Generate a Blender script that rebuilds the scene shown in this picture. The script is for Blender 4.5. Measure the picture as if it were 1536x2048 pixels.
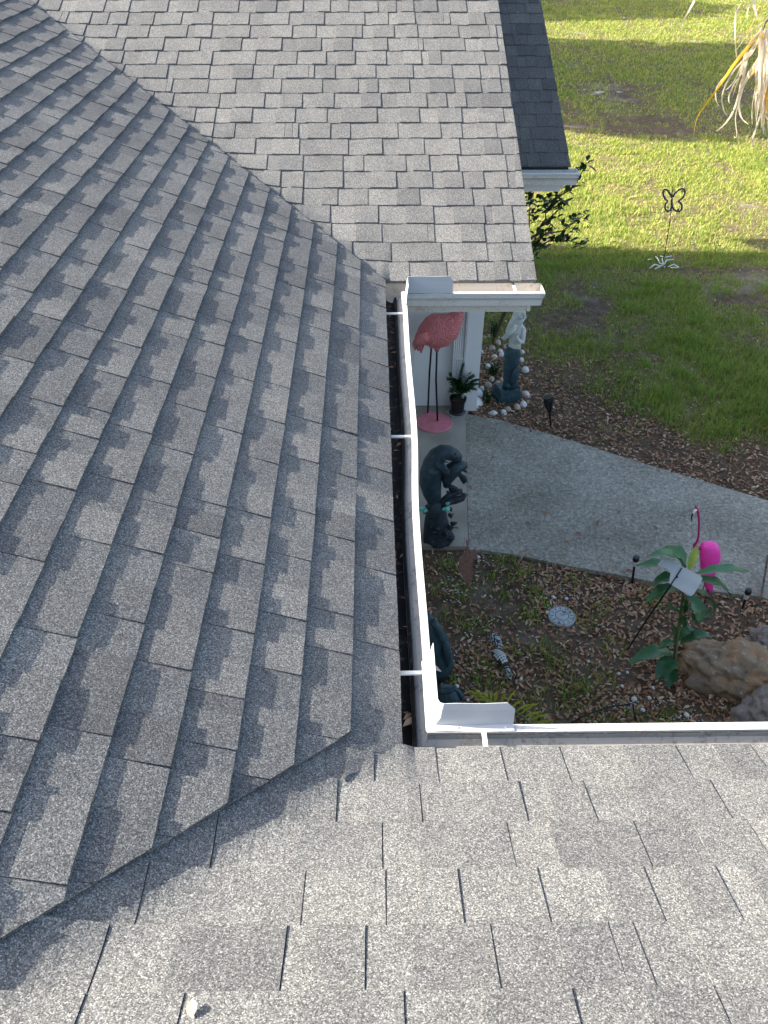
import bpy, bmesh, math, random
import numpy as np
from mathutils import Vector, Matrix, noise as mnoise
random.seed(7); rng = np.random.default_rng(7)
for o in list(bpy.data.objects): bpy.data.objects.remove(o)
S = bpy.context.scene
COL = S.collection

# ------------------------------------------------------------------ camera
CAM = np.array([-0.0685, -1.2669, 1.8311]); PITCH, YAW, ROLL, FPX = 0.6822, 0.0154, 0.0025, 1630.5
_cp, _sp, _cy, _sy = math.cos(PITCH), math.sin(PITCH), math.cos(YAW), math.sin(YAW)
_f = np.array([_cp*_sy, _cp*_cy, -_sp]); _r0 = np.array([_cy, -_sy, 0.0]); _u0 = np.cross(_r0, _f)
_r = math.cos(ROLL)*_r0 + math.sin(ROLL)*_u0; _u = -math.sin(ROLL)*_r0 + math.cos(ROLL)*_u0
cd = bpy.data.cameras.new('camera'); cam = bpy.data.objects.new('camera', cd); COL.objects.link(cam)
cd.sensor_fit = 'HORIZONTAL'; cd.sensor_width = 36.0; cd.lens = FPX/1536*36.0
cd.clip_start = 0.05; cd.clip_end = 400
M = Matrix.Identity(4)
for i in range(3):
    M[i][0] = _r[i]; M[i][1] = _u[i]; M[i][2] = -_f[i]; M[i][3] = CAM[i]
cam.matrix_world = M
S.camera = cam

# ------------------------------------------------------------------ light
SUN_EL, SUN_PHI = math.radians(26.6), math.radians(9.0)      # sun low, from -X turned a little towards +Y
sdir = Vector((-math.cos(SUN_EL)*math.cos(SUN_PHI), math.cos(SUN_EL)*math.sin(SUN_PHI), math.sin(SUN_EL)))
w = bpy.data.worlds.new('World'); S.world = w; w.use_nodes = True
nt = w.node_tree; bg = nt.nodes['Background']
sky = nt.nodes.new('ShaderNodeTexSky'); sky.sky_type = 'NISHITA'; sky.sun_disc = False
sky.sun_elevation = SUN_EL; sky.sun_rotation = math.radians(270) + SUN_PHI
sky.air_density = 1.0; sky.dust_density = 3.5; sky.ozone_density = 0.7
nt.links.new(sky.outputs[0], bg.inputs[0]); bg.inputs[1].default_value = 0.122
sl = bpy.data.lights.new('sun', 'SUN'); sl.energy = 5.0; sl.angle = math.radians(0.53); sl.color = (1.0, 0.93, 0.825)
so = bpy.data.objects.new('sun', sl); COL.objects.link(so)
so.rotation_euler = sdir.to_track_quat('Z', 'Y').to_euler(); so.location = (-6, 3, 8)
S.view_settings.view_transform = 'Standard'; S.view_settings.look = 'None'
S.view_settings.gamma = 1.0; S.view_settings.use_curve_mapping = False
S.view_settings.exposure = 1.90

# ------------------------------------------------------------------ pixel helpers (photo pixels -> rays)
TH = 0.3876; CT, ST, TT = math.cos(TH), math.sin(TH), math.tan(TH)
D, W = 2.978, 0.828            # courtyard depth, far roof's rake
YB, ZB, XB = 4.99, 0.02, 1.40  # eave of the wing behind
GZ = -2.35                     # ground below the eaves
WALLY = 5.51
def ray(x, y):
    d = _f*FPX + _r*(x-768) - _u*(y-1024); return d/np.linalg.norm(d)
def atZ(x, y, Z): d = ray(x, y); return Vector(CAM + d*(Z-CAM[2])/d[2])
def hy(x, y, Y): d = ray(x, y); return Vector(CAM + d*(Y-CAM[1])/d[1])
def gp(x, y): return atZ(x, y, GZ)
def proj(P):
    d = np.asarray(P, float)-CAM; z = d@_f
    return 768+FPX*(d@_r)/z, 1024-FPX*(d@_u)/z, z
def mpp(P): return proj(P)[2]/FPX      # metres per photo pixel at P

# ------------------------------------------------------------------ materials
MAT = {}
class N:
    def __init__(s, name):
        s.m = bpy.data.materials.new(name); s.m.use_nodes = True; s.t = s.m.node_tree
        s.b = s.t.nodes['Principled BSDF']; MAT[name] = s.m
        s.tc = s.t.nodes.new('ShaderNodeTexCoord').outputs['Object']
    def n(s, typ, ins=None, **kw):
        q = s.t.nodes.new(typ)
        for k, v in kw.items(): setattr(q, k, v)
        for k, v in (ins or {}).items():
            if hasattr(v, 'is_output') or isinstance(v, bpy.types.NodeSocket): s.t.links.new(v, q.inputs[k])
            else: q.inputs[k].default_value = v
        return q
    def noise(s, scale, detail=3, rough=0.55, vec=None):
        return s.n('ShaderNodeTexNoise', {'Vector': vec or s.tc, 'Scale': scale, 'Detail': detail, 'Roughness': rough}).outputs['Fac']
    def ramp(s, fac, stops):
        q = s.n('ShaderNodeValToRGB', {'Fac': fac}); cr = q.color_ramp
        while len(cr.elements) < len(stops): cr.elements.new(0.5)
        for e_, (p, c) in zip(cr.elements, stops):
            e_.position = p; e_.color = (*c, 1) if len(c) == 3 else c
        return q.outputs['Color']
    def mix(s, fac, a, b, mode='MIX'):
        q = s.n('ShaderNodeMix', data_type='RGBA', blend_type=mode)
        for i, v in ((0, fac), (6, a), (7, b)):
            if isinstance(v, bpy.types.NodeSocket): s.t.links.new(v, q.inputs[i])
            else: q.inputs[i].default_value = v if i == 0 else ((*v, 1) if len(v) == 3 else v)
        return q.outputs[2]
    def attr(s, nm): return s.n('ShaderNodeAttribute', attribute_name=nm).outputs['Fac']
    def col(s, c):
        if isinstance(c, bpy.types.NodeSocket): s.t.links.new(c, s.b.inputs['Base Color'])
        else: s.b.inputs['Base Color'].default_value = (*c, 1)
    def bump(s, h, strength=0.4, dist=0.002):
        q = s.n('ShaderNodeBump', {'Height': h, 'Strength': strength, 'Distance': dist})
        s.t.links.new(q.outputs[0], s.b.inputs['Normal'])
    def rough(s, r, spec=0.3, metal=0.0):
        s.b.inputs['Roughness'].default_value = r; s.b.inputs['Specular IOR Level'].default_value = spec
        s.b.inputs['Metallic'].default_value = metal

def simple(name, c, rough=0.6, var=0.12, scale=12, spec=0.3, bump=0.15, metal=0.0, bd=0.002):
    q = N(name); f = q.noise(scale, 5, 0.6)
    lo = tuple(x*(1-var) for x in c); hi = tuple(min(1, x*(1+var)) for x in c)
    q.col(q.ramp(f, [(0.3, lo), (0.7, hi)])); q.rough(rough, spec, metal)
    if bump: q.bump(q.noise(scale*6, 4, 0.6), bump, bd)
    return q.m

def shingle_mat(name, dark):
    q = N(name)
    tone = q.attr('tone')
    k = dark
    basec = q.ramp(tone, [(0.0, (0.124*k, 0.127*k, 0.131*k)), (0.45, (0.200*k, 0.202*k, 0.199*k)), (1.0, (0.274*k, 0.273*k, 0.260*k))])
    big = q.noise(1.7, 3)
    basec = q.mix(0.35, basec, q.ramp(big, [(0.3, (0.66, 0.67, 0.70)), (0.7, (1.15, 1.14, 1.10))]), 'MULTIPLY')
    st_ = q.noise(9, 6, 0.7)
    basec = q.mix(0.5, basec, q.ramp(st_, [(0.28, (0.72, 0.72, 0.74)), (0.5, (1, 1, 1)), (0.72, (1.22, 1.22, 1.22))]), 'MULTIPLY')
    # granules: voronoi cells of about two millimetres with their own greys
    v = q.n('ShaderNodeTexVoronoi', {'Vector': q.tc, 'Scale': 430.0, 'Randomness': 1.0})
    sep = q.n('ShaderNodeSeparateColor', {'Color': v.outputs['Color']})
    g1 = q.ramp(sep.outputs[0], [(0.0, (0.18, 0.18, 0.20)), (0.45, (0.75, 0.75, 0.76)), (0.78, (1.15, 1.13, 1.10)), (1.0, (2.3, 2.27, 2.2))])
    c = q.mix(0.85, basec, g1, 'MULTIPLY')
    n2 = q.noise(190, 4, 0.75)
    c = q.mix(0.75, c, q.ramp(n2, [(0.32, (0.66, 0.66, 0.67)), (0.70, (1.36, 1.36, 1.34))]), 'MULTIPLY')
    q.col(c); q.rough(0.88, 0.25)
    h = q.n('ShaderNodeMath', {0: sep.outputs[0], 1: n2}, operation='ADD').outputs[0]
    q.bump(h, 0.5, 0.0022)
    return q.m
shingle_mat('shingle_grey', 0.73)
shingle_mat('shingle_grey_shaded', 0.52)  # grey shingle darkened: shade on the wing behind put into its colour
simple('roof_underlay', (0.03, 0.03, 0.03), 0.9)
def painted(name, c, stain=(0.25, 0.23, 0.20), amt=0.35, rough=0.45, sc=5):
    q = N(name); f = q.noise(sc, 6, 0.7); g = q.noise(60, 4, 0.7)
    m = q.n('ShaderNodeMath', {0: f, 1: g}, operation='MULTIPLY').outputs[0]
    q.col(q.mix(q.ramp(m, [(0.26, (0, 0, 0)), (0.5, (amt, amt, amt))]), c, stain))
    q.rough(rough, 0.4); q.bump(g, 0.06, 0.001); return q.m
painted('white_aluminium', (0.68, 0.68, 0.66), amt=0.6)
painted('guard_aluminium', (0.50, 0.52, 0.54), (0.36, 0.37, 0.38), amt=0.3, rough=0.4)
painted('lip_aluminium', (0.52, 0.52, 0.50), (0.22, 0.20, 0.17), amt=0.8, sc=9)
painted('white_stucco', (0.74, 0.75, 0.73), (0.5, 0.5, 0.48), amt=0.3, rough=0.8)
painted('stained_gutter', (0.42, 0.41, 0.38), (0.05, 0.045, 0.04), amt=1.0, rough=0.7, sc=14)
painted('rusty_fascia', (0.62, 0.58, 0.52), (0.32, 0.18, 0.08), amt=1.0, rough=0.8, sc=7)
q = N('gutter_sludge_shade')  # near-black colour: wet dirt plus the trough's own shade painted in
q.col(q.ramp(q.noise(22, 6, 0.75), [(0.3, (0.006, 0.006, 0.006)), (0.55, (0.02, 0.018, 0.016)), (0.66, (0.10, 0.085, 0.065)), (0.8, (0.25, 0.23, 0.2))]))
q.rough(0.8, 0.3); q.bump(q.noise(90, 5, 0.7), 0.6, 0.004)
q = N('path_concrete')
f1 = q.noise(1.6, 7, 0.65); f2 = q.noise(38, 6, 0.75); f3 = q.noise(190, 3, 0.7)
c = q.ramp(f2, [(0.3, (0.15, 0.140, 0.118)), (0.55, (0.35, 0.332, 0.282)), (0.72, (0.60, 0.57, 0.49))])
c = q.mix(0.8, c, q.ramp(f3, [(0.35, (0.5, 0.5, 0.5)), (0.68, (1.5, 1.5, 1.48))]), 'MULTIPLY')
c = q.mix(0.7, c, q.ramp(f1, [(0.28, (0.50, 0.48, 0.43)), (0.52, (0.95, 0.94, 0.92)), (0.72, (1.3, 1.3, 1.3))]), 'MULTIPLY')
q.col(c); q.rough(0.9, 0.2); q.bump(f2, 0.5, 0.004)
q = N('porch_concrete')
f1 = q.noise(3, 5); f3 = q.noise(140, 4, 0.7)
c = q.ramp(f1, [(0.3, (0.27, 0.245, 0.20)), (0.7, (0.40, 0.37, 0.31))])
q.col(q.mix(0.5, c, q.ramp(f3, [(0.35, (0.7, 0.7, 0.7)), (0.68, (1.25, 1.25, 1.25))]), 'MULTIPLY')); q.rough(0.85, 0.2); q.bump(f3, 0.2, 0.002)
q = N('soil')
a_ = q.noise(0.9, 5, 0.6); b_ = q.noise(14, 6, 0.75); d_ = q.noise(90, 4, 0.7)
c = q.ramp(b_, [(0.3, (0.05, 0.036, 0.024)), (0.55, (0.13, 0.095, 0.065)), (0.75, (0.25, 0.195, 0.14))])
sand = q.ramp(d_, [(0.3, (0.16, 0.14, 0.11)), (0.7, (0.34, 0.31, 0.27))])
c = q.mix(q.ramp(a_, [(0.56, (0, 0, 0)), (0.70, (0.8, 0.8, 0.8))]), c, sand)
sm2 = q.n('ShaderNodeMath', {0: q.noise(9, 12, 0.9), 1: q.attr('sand')}, operation='MULTIPLY').outputs[0]
c = q.mix(q.ramp(sm2, [(0.33, (0, 0, 0)), (0.43, (1, 1, 1))]), c, q.ramp(d_, [(0.3, (0.22, 0.19, 0.15)), (0.5, (0.45, 0.42, 0.36)), (0.7, (0.78, 0.76, 0.70))]))
c = q.mix(q.attr('green'), c, q.ramp(b_, [(0.3, (0.15, 0.16, 0.042)), (0.7, (0.31, 0.31, 0.09))]))
q.col(c); q.rough(0.95, 0.1); q.bump(b_, 0.8, 0.02)
def leafy(name, stops, trans=0.35, rough=0.5, attr='tone', spec=0.3):
    q = N(name); c = q.ramp(q.attr(attr), stops)
    c = q.mix(0.4, c, q.ramp(q.noise(40, 3), [(0.3, (0.75, 0.75, 0.75)), (0.7, (1.2, 1.2, 1.2))]), 'MULTIPLY')
    q.col(c); q.rough(rough, spec)
    tr = q.n('ShaderNodeBsdfTranslucent', {'Color': c})
    mx = q.n('ShaderNodeMixShader', {0: trans, 1: q.b.outputs[0], 2: tr.outputs[0]})
    q.t.links.new(mx.outputs[0], q.t.nodes['Material Output'].inputs['Surface']); return q.m
leafy('grass_blade', [(0.0, (0.48, 0.40, 0.19)), (0.18, (0.47, 0.45, 0.125)), (0.45, (0.32, 0.40, 0.065)), (0.8, (0.14, 0.26, 0.036)), (1.0, (0.37, 0.43, 0.08))], 0.45)
leafy('dry_leaf', [(0.0, (0.10, 0.042, 0.022)), (0.4, (0.35, 0.175, 0.095)), (0.75, (0.56, 0.38, 0.24)), (1.0, (0.68, 0.54, 0.39))], 0.15, 0.6)
leafy('tropical_leaf', [(0.0, (0.020, 0.085, 0.028)), (0.7, (0.06, 0.17, 0.065)), (0.9, (0.08, 0.19, 0.04)), (1.0, (0.24, 0.33, 0.03))], 0.25, 0.35, spec=0.5)
leafy('shrub_leaf', [(0.0, (0.010, 0.030, 0.007)), (1.0, (0.035, 0.075, 0.014))], 0.12, 0.4)
leafy('fern_leaf', [(0.0, (0.010, 0.040, 0.018)), (1.0, (0.035, 0.11, 0.025))], 0.25)
leafy('palm_leaflet', [(0.0, (0.20, 0.25, 0.025)), (1.0, (0.46, 0.46, 0.05))], 0.3)
leafy('dead_frond', [(0.0, (0.30, 0.22, 0.14)), (0.5, (0.62, 0.52, 0.38)), (0.72, (0.72, 0.62, 0.46)), (0.80, (0.62, 0.30, 0.03)), (1.0, (0.62, 0.42, 0.03))], 0.3)
leafy('tree_leaf', [(0.0, (0.02, 0.05, 0.01)), (1.0, (0.07, 0.12, 0.025))], 0.25)
simple('bark', (0.14, 0.11, 0.085), 0.9, 0.4, 20, bump=0.6, bd=0.01)
simple('stem_green', (0.10, 0.13, 0.05), 0.6)
simple('twig', (0.10, 0.085, 0.05), 0.8)
q = N('flamingo_rose')
vv = q.n('ShaderNodeTexVoronoi', {'Vector': q.tc, 'Scale': 62.0})
q.col(q.ramp(q.noise(10, 4), [(0.3, (0.62, 0.175, 0.175)), (0.7, (0.76, 0.25, 0.25))])); q.rough(0.55, 0.4); q.bump(vv.outputs['Distance'], 0.9, 0.02)
simple('flamingo_smooth', (0.62, 0.20, 0.24), 0.5, 0.15)
simple('flamingo_plate', (0.66, 0.22, 0.28), 0.5, 0.1)
simple('black_iron', (0.012, 0.012, 0.013), 0.5)
simple('black_plastic', (0.010, 0.010, 0.013), 0.35, spec=0.5)
simple('clear_lens', (0.55, 0.55, 0.5), 0.15, spec=0.6)
simple('hot_pink', (0.95, 0.06, 0.42), 0.35, 0.08, spec=0.5)
simple('dark_pink', (0.45, 0.02, 0.16), 0.4, 0.1)
simple('white_paint', (0.78, 0.78, 0.76), 0.5)
simple('grey_plastic', (0.34, 0.37, 0.37), 0.5, 0.08)
simple('mermaid_stone', (0.55, 0.57, 0.53), 0.7, 0.18, 18, bump=0.3)
def verdigris(name, lo, mid, hi, sc=14):
    q = N(name); f = q.noise(sc, 7, 0.72)
    q.col(q.ramp(f, [(0.3, lo), (0.58, mid), (0.78, hi)])); q.rough(0.5, 0.45); q.bump(q.noise(sc*3, 6, 0.7), 0.6, 0.01); return q.m
verdigris('mermaid_teal', (0.010, 0.030, 0.042), (0.028, 0.075, 0.095), (0.13, 0.19, 0.20), 26)
verdigris('manatee_bronze', (0.006, 0.014, 0.019), (0.026, 0.056, 0.070), (0.15, 0.21, 0.21), 13)
verdigris('coral_bronze', (0.006, 0.011, 0.016), (0.022, 0.036, 0.050), (0.14, 0.17, 0.19), 24)
verdigris('teal_statue', (0.010, 0.030, 0.040), (0.030, 0.070, 0.085), (0.09, 0.13, 0.14), 16)
simple('turquoise', (0.16, 0.52, 0.42), 0.6, 0.5, 40)
simple('terracotta_rust', (0.27, 0.15, 0.12), 0.75, 0.3, 30, bump=0.4)
simple('rust_edge', (0.42, 0.26, 0.20), 0.7)
q = N('stepping_stone'); q.col(q.ramp(q.noise(45, 6, 0.7), [(0.3, (0.30, 0.34, 0.35)), (0.7, (0.50, 0.54, 0.55))])); q.rough(0.85); q.bump(q.noise(70, 5, 0.7), 0.5, 0.004)
simple('stone_groove', (0.07, 0.085, 0.095), 0.9)
q = N('speckled_ceramic')
vv = q.n('ShaderNodeTexVoronoi', {'Vector': q.tc, 'Scale': 75.0, 'Randomness': 0.6})
q.col(q.ramp(vv.outputs['Distance'], [(0.35, (0.55, 0.60, 0.58)), (0.52, (0.02, 0.03, 0.03))])); q.rough(0.4, 0.5)
simple('painted_black', (0.02, 0.024, 0.026), 0.4, spec=0.5)
simple('painted_white', (0.55, 0.60, 0.57), 0.5)
simple('shell_white', (0.70, 0.68, 0.64), 0.5, 0.12, 30)
simple('shell_tan', (0.50, 0.41, 0.33), 0.55, 0.25, 35)
simple('shell_grey', (0.42, 0.38, 0.33), 0.6, 0.3, 35)
simple('white_pebble', (0.62, 0.61, 0.58), 0.7, 0.25, 25)
simple('silver_wire', (0.62, 0.64, 0.60), 0.4)
simple('navy_metal', (0.028, 0.035, 0.06), 0.4, spec=0.5)
q = N('brown_boulder')
f = q.noise(5, 8, 0.7); g = q.noise(22, 7, 0.75)
c = q.ramp(f, [(0.32, (0.16, 0.145, 0.125)), (0.48, (0.31, 0.23, 0.15)), (0.64, (0.45, 0.25, 0.12))])
c = q.mix(q.ramp(g, [(0.56, (0, 0, 0)), (0.68, (0.9, 0.9, 0.9))]), c, (0.55, 0.50, 0.42))
q.col(c); q.rough(0.9, 0.2); q.bump(g, 0.9, 0.02)
q = N('grey_boulder')
f = q.noise(6, 8, 0.7); g = q.noise(26, 7, 0.75)
c = q.ramp(f, [(0.32, (0.16, 0.148, 0.135)), (0.66, (0.40, 0.36, 0.32))])
c = q.mix(q.ramp(g, [(0.60, (0, 0, 0)), (0.74, (0.6, 0.6, 0.6))]), c, (0.40, 0.37, 0.32))
q.col(c); q.rough(0.9, 0.2); q.bump(g, 0.9, 0.02)

# ------------------------------------------------------------------ object helpers
def link(o, parent=None):
    COL.objects.link(o)
    if parent is not None: o.parent = parent
    return o
def tag(o, label=None, cat=None, group=None, kind=None):
    if label: o['label'] = label
    if cat: o['category'] = cat
    if group: o['group'] = group
    if kind: o['kind'] = kind
    return o
ORIG = {}
def thing(name, loc, label, cat, group=None):
    o = bpy.data.objects.new(name, None); o.location = loc; o.empty_display_size = 0.1
    link(o); ORIG[o.name] = Vector(loc); tag(o, label, cat, group); return o
class MB:
    def __init__(s): s.v = []; s.f = []; s.m = []; s.t = []
    def add(s, vs, fs, m=0, tone=0.5):
        k = len(s.v); s.v += [tuple(p) for p in vs]
        s.f += [tuple(i+k for i in f) for f in fs]; s.m += [m]*len(fs); s.t += [tone]*len(fs); return s
    def box(s, lo, hi, m=0):
        x0, y0, z0 = lo; x1, y1, z1 = hi
        v = [(x0,y0,z0),(x1,y0,z0),(x1,y1,z0),(x0,y1,z0),(x0,y0,z1),(x1,y0,z1),(x1,y1,z1),(x0,y1,z1)]
        return s.add(v, [(0,3,2,1),(4,5,6,7),(0,1,5,4),(1,2,6,5),(2,3,7,6),(3,0,4,7)], m)
    def loft(s, pts, seg=12, m=0, ref=(0, -1, 0), cap=True, tone=0.5, bumpf=None):
        """pts: list of (centre, ra, rb); ra along side, rb along the other axis"""
        P = [Vector(p[0]) for p in pts]; rings = []
        for i, (c, a, b) in enumerate(pts):
            t = (P[min(i+1, len(P)-1)]-P[max(i-1, 0)]); t = t.normalized() if t.length > 1e-9 else Vector((0,0,1))
            rf = Vector(ref)
            if abs(t.dot(rf)) > 0.97: rf = Vector((1, 0.2, 0.1))
            side = t.cross(rf).normalized(); up = side.cross(t).normalized()
            ring = []
            for k in range(seg):
                th = 2*math.pi*k/seg; q_ = P[i]+side*(a*math.cos(th))+up*(b*math.sin(th))
                if bumpf: q_ = q_ + (q_-P[i])*bumpf(q_)
                ring.append(q_)
            rings.append(ring)
        v = [p for r in rings for p in r]; f = []
        for i in range(len(rings)-1):
            for k in range(seg):
                a = i*seg+k; b = i*seg+(k+1) % seg
                f.append((a, b, b+seg, a+seg))
        if cap:
            n0 = len(v); v += [P[0], P[-1]]; L = (len(rings)-1)*seg
            for k in range(seg):
                f.append((n0, (k+1) % seg, k)); f.append((n0+1, L+k, L+(k+1) % seg))
        return s.add(v, f, m, tone)
    def tube(s, pts, r, seg=8, m=0, tone=0.5):
        n = len(pts); rr = r if isinstance(r, (list, tuple)) else [r]*n
        return s.loft([(p, a, a) for p, a in zip(pts, rr)], seg, m, tone=tone)
    def lathe(s, c, prof, seg=24, m=0, squash=1.0):
        c = Vector(c); v = []; f = []
        for r, z in prof:
            for k in range(seg):
                a = 2*math.pi*k/seg; v.append(c+Vector((r*math.cos(a), r*squash*math.sin(a), z)))
        for i in range(len(prof)-1):
            for k in range(seg):
                a = i*seg+k; b = i*seg+(k+1) % seg; f.append((a, b, b+seg, a+seg))
        f.append(tuple(range(seg-1, -1, -1))); L = (len(prof)-1)*seg; f.append(tuple(range(L, L+seg)))
        return s.add(v, f, m)
    def prism(s, poly, d, m=0, medge=None):
        """poly: 3-D polygon, extruded by vector d"""
        n = len(poly); v = [Vector(p) for p in poly]+[Vector(p)+Vector(d) for p in poly]
        s.add(v, [tuple(range(n))], m); s.add([], [], m)
        k = len(s.v)-2*n
        s.f.append(tuple(k+n+i for i in range(n-1, -1, -1))); s.m.append(m); s.t.append(0.5)
        for i in range(n):
            j = (i+1) % n; s.f.append((k+j, k+i, k+n+i, k+n+j)); s.m.append(m if medge is None else medge); s.t.append(0.5)
        return s
    def build(s, name, mats, parent=None, smooth=False, org=None):
        if isinstance(mats, str): mats = [mats]
        o_ = ORIG.get(parent.name, Vector()) if parent is not None else (Vector(org) if org is not None else Vector())
        me = bpy.data.meshes.new(name)
        vv = np.array([tuple(p) for p in s.v], float).reshape(-1, 3)-np.array(o_)
        me.from_pydata(vv.tolist(), [], s.f)
        for mm in mats: me.materials.append(MAT[mm])
        me.polygons.foreach_set('material_index', s.m)
        at = me.attributes.new('tone', 'FLOAT', 'FACE'); at.data.foreach_set('value', s.t)
        if smooth: me.polygons.foreach_set('use_smooth', [True]*len(me.polygons))
        me.validate(); me.update()
        o = bpy.data.objects.new(name, me)
        link(o, parent)
        if parent is None and org is not None: o.location = org
        ORIG[o.name] = o_ if parent is not None else (Vector(org) if org is not None else Vector())
        return o
def fnoise(x, y=0.0, z=0.0): return mnoise.noise(Vector((x, y, z)))

# ================================================================== THE HOUSE
house = thing('house', (-3.6, 3.0, GZ), 'house with grey shingled roof slopes meeting in valleys around a courtyard', 'house')
def smax(a, b, k=0.05): return 0.5*(a+b+math.sqrt((a-b)**2+k*k))-0.0
def und(x, y): return 0.0040*fnoise(x*1.9, y*1.5, 3.1)+0.0016*fnoise(x*5.3, y*4.7, 9.0)
def H(x, y):
    zl, zf, zn = -x*TT, (y-D)*TT, -y*TT
    if y > D-0.3 and x < 0.4: z = max(smax(zl, zf, 0.035), zn) if x < 0.02 else zf
    elif y < 0.3 and x < 0.4: z = smax(zl, zn, 0.030) if x < 0.02 else zn
    else: z = max(zl, zn, zf)
    return z+und(x, y)
OFF_N, OFF_F = 0.135, 0.035
def clip_poly(poly, fn):
    out = []; n = len(poly)
    for i in range(n):
        a, b = poly[i], poly[(i+1) % n]; fa, fb = fn(a), fn(b)
        if fa >= 0: out.append(a)
        if (fa >= 0) != (fb >= 0):
            t = fa/(fa-fb); out.append((a[0]+(b[0]-a[0])*t, a[1]+(b[1]-a[1])*t))
    return out
PIECES = []
def make_course(slope, k, e, ua, ub, place, clips, low_tooth, seed, tT=(0.0075, 0.0095), tB=(0.0036, 0.0050), cell=0.04, mat='shingle_grey', vz=None, wmul=1.0):
    R = random.Random(seed*1000+k)
    v0 = k*e; tsd = {'far': 0.11, 'near': 0.12}.get(slope, 0.15)
    u = ua-R.random()*0.25; prev = None
    while u < ub:
        wd = R.choice([0.13, 0.17, 0.20, 0.22, 0.25, 0.27, 0.30])*R.uniform(0.92, 1.08)*wmul
        if R.random() < 0.05: wd = R.uniform(0.03, 0.05)
        u2 = u+wd
        frac = R.uniform(0.42, 0.72)
        tone = min(1, max(0, R.gauss(0.46, tsd))); tone2 = min(1, max(0, R.gauss(0.54, tsd)))
        gap = {'left': 0.0009, 'near': 0.0011}.get(slope, 0.0024)+R.random()*0.0009
        tt, tb = R.uniform(*tT), R.uniform(*tB)
        if wd < 0.06: segs = [(u, u2, tt, tone)]
        elif low_tooth: segs = [(u, u+wd*frac, tt, tone), (u+wd*frac, u2, tb, tone2)]
        else: segs = [(u, u2-wd*frac, tb, tone2), (u2-wd*frac, u2, tt, tone)]
        verts = {}; faces = []; tones = []; vl = []; smat = []
        skew = R.uniform(-0.0016, 0.0016); lift = R.uniform(0, 0.0012)
        for si, (a, b, T, tn) in enumerate(segs):
            if si == 0: a += gap*0.5
            if si == len(segs)-1: b -= gap*0.5
            n = max(1, int(round((b-a)/cell))); edges = {}
            for i in range(n):
              if True:
                p, q_ = a+(b-a)*i/n, a+(b-a)*(i+1)/n
                rows = 6 if (vz and vz(0.5*(p+q_), v0+e*0.5)) else 1
                vv_ = [v0+e*r_/rows for r_ in range(rows)]+[v0+e+0.012]
              for (va, vb) in zip(vv_, vv_[1:]):
                poly = [(p, va), (q_, va), (q_, vb), (p, vb)]
                for c in clips:
                    poly = clip_poly(poly, c) if len(poly) > 2 else []
                if len(poly) < 3: continue
                idx = []
                for (uu, vv) in poly:
                    key = (round(uu, 5), round(vv, 5), si)
                    if key not in verts:
                        t = (vv-v0)/e
                        jit = 0.0
                        if vv < v0+1e-6: jit = 0.0013*fnoise(uu*60, k*7.7, seed)+0.003*fnoise(uu*1.3, k*3.3, seed+5)+skew
                        elif vv > v0+e: jit = 0
                        h = (T*(1-t) if slope == 'left' else min(T, tb)*(1-t)+max(0.0, T-tb)*(1-0.3*t))+lift*(1-t)
                        if slope == 'left' and k == 0 and uu < 0.2: h *= max(0.08, min(1, (uu+0.12)/0.32))
                        verts[key] = len(vl); vl.append((place(uu, vv+jit, h), place(uu, vv+jit, -0.005)))
                    idx.append(verts[key])
                idx2 = [x for j, x in enumerate(idx) if x != idx[j-1]]
                if len(idx2) < 3: continue
                faces.append(idx2); tones.append(tn)
                for j in range(len(idx2)):
                    ed = (idx2[j], idx2[(j+1) % len(idx2)])
                    if (ed[1], ed[0]) in edges: del edges[(ed[1], ed[0])]
                    else: edges[ed] = tn
            for (x, y), tn_ in edges.items(): smat.append((x, y, tn_))
        if faces:
            nv = len(vl)
            V = [p[0] for p in vl]+[p[1] for p in vl]
            F = list(map(tuple, faces))+[(y, x, x+nv, y+nv) for x, y, _ in smat]
            Tn = tones+[t_*0.8 for _, _, t_ in smat]
            c = np.mean([p[0] for p in vl], axis=0); px_, py_, pz_ = proj(c)
            if pz_ > 0.15 and -450 < px_ < 2000 and -350 < py_ < 2500:
                pr = [proj(p[0])[:2] for p in vl]
                xs = [min(1536, max(0, p[0])) for p in pr]; ys = [min(2048, max(0, p[1])) for p in pr]
                area = (max(xs)-min(xs))*(max(ys)-min(ys))
                PIECES.append((area, slope, V, F, Tn, mat))
        u = u2
# left slope (descends towards +X); u = y, v up the slope
eL, eF, eN = 0.143, 0.1482, 0.1489
def pl_left(u, v, h): x = -v*CT; return (x, u, H(x, u)+0.010*(1 if v > 0.142 else 0.4*max(0, min(1, u*6)))+h/CT)
for k in range(30):
    xk = -(k*eL)*CT
    make_course('left', k, eL, max(xk-0.3, -2.6), D-xk+0.35, pl_left,
        [lambda p, k=k: p[0]-(-p[1]*CT+(OFF_N if k else 0.0)), lambda p: (D+p[1]*CT-OFF_F)-p[0]], True, 11, tT=(0.0080, 0.0100), tB=(0.0042, 0.0056), wmul=1.22)
def pl_near(u, v, h): y = -v*CT; return (u, y, H(u, y)-0.001+h/CT)
for k in range(9):
    yk = -k*eN*CT
    make_course('near', k, eN, max(yk-0.35, -3.0), 2.1, pl_near,
        [lambda p: (p[0]+OFF_N+0.06)-(-p[1]*CT)], False, 23, cell=0.03, tT=(0.0066, 0.0082), tB=(0.0044, 0.0054), wmul=1.22, vz=lambda u, v: abs(u+v*CT) < 0.26)
def pl_far(u, v, h): y = D+v*CT; return (u, y, H(u, y)-0.001+h/CT)
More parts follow.
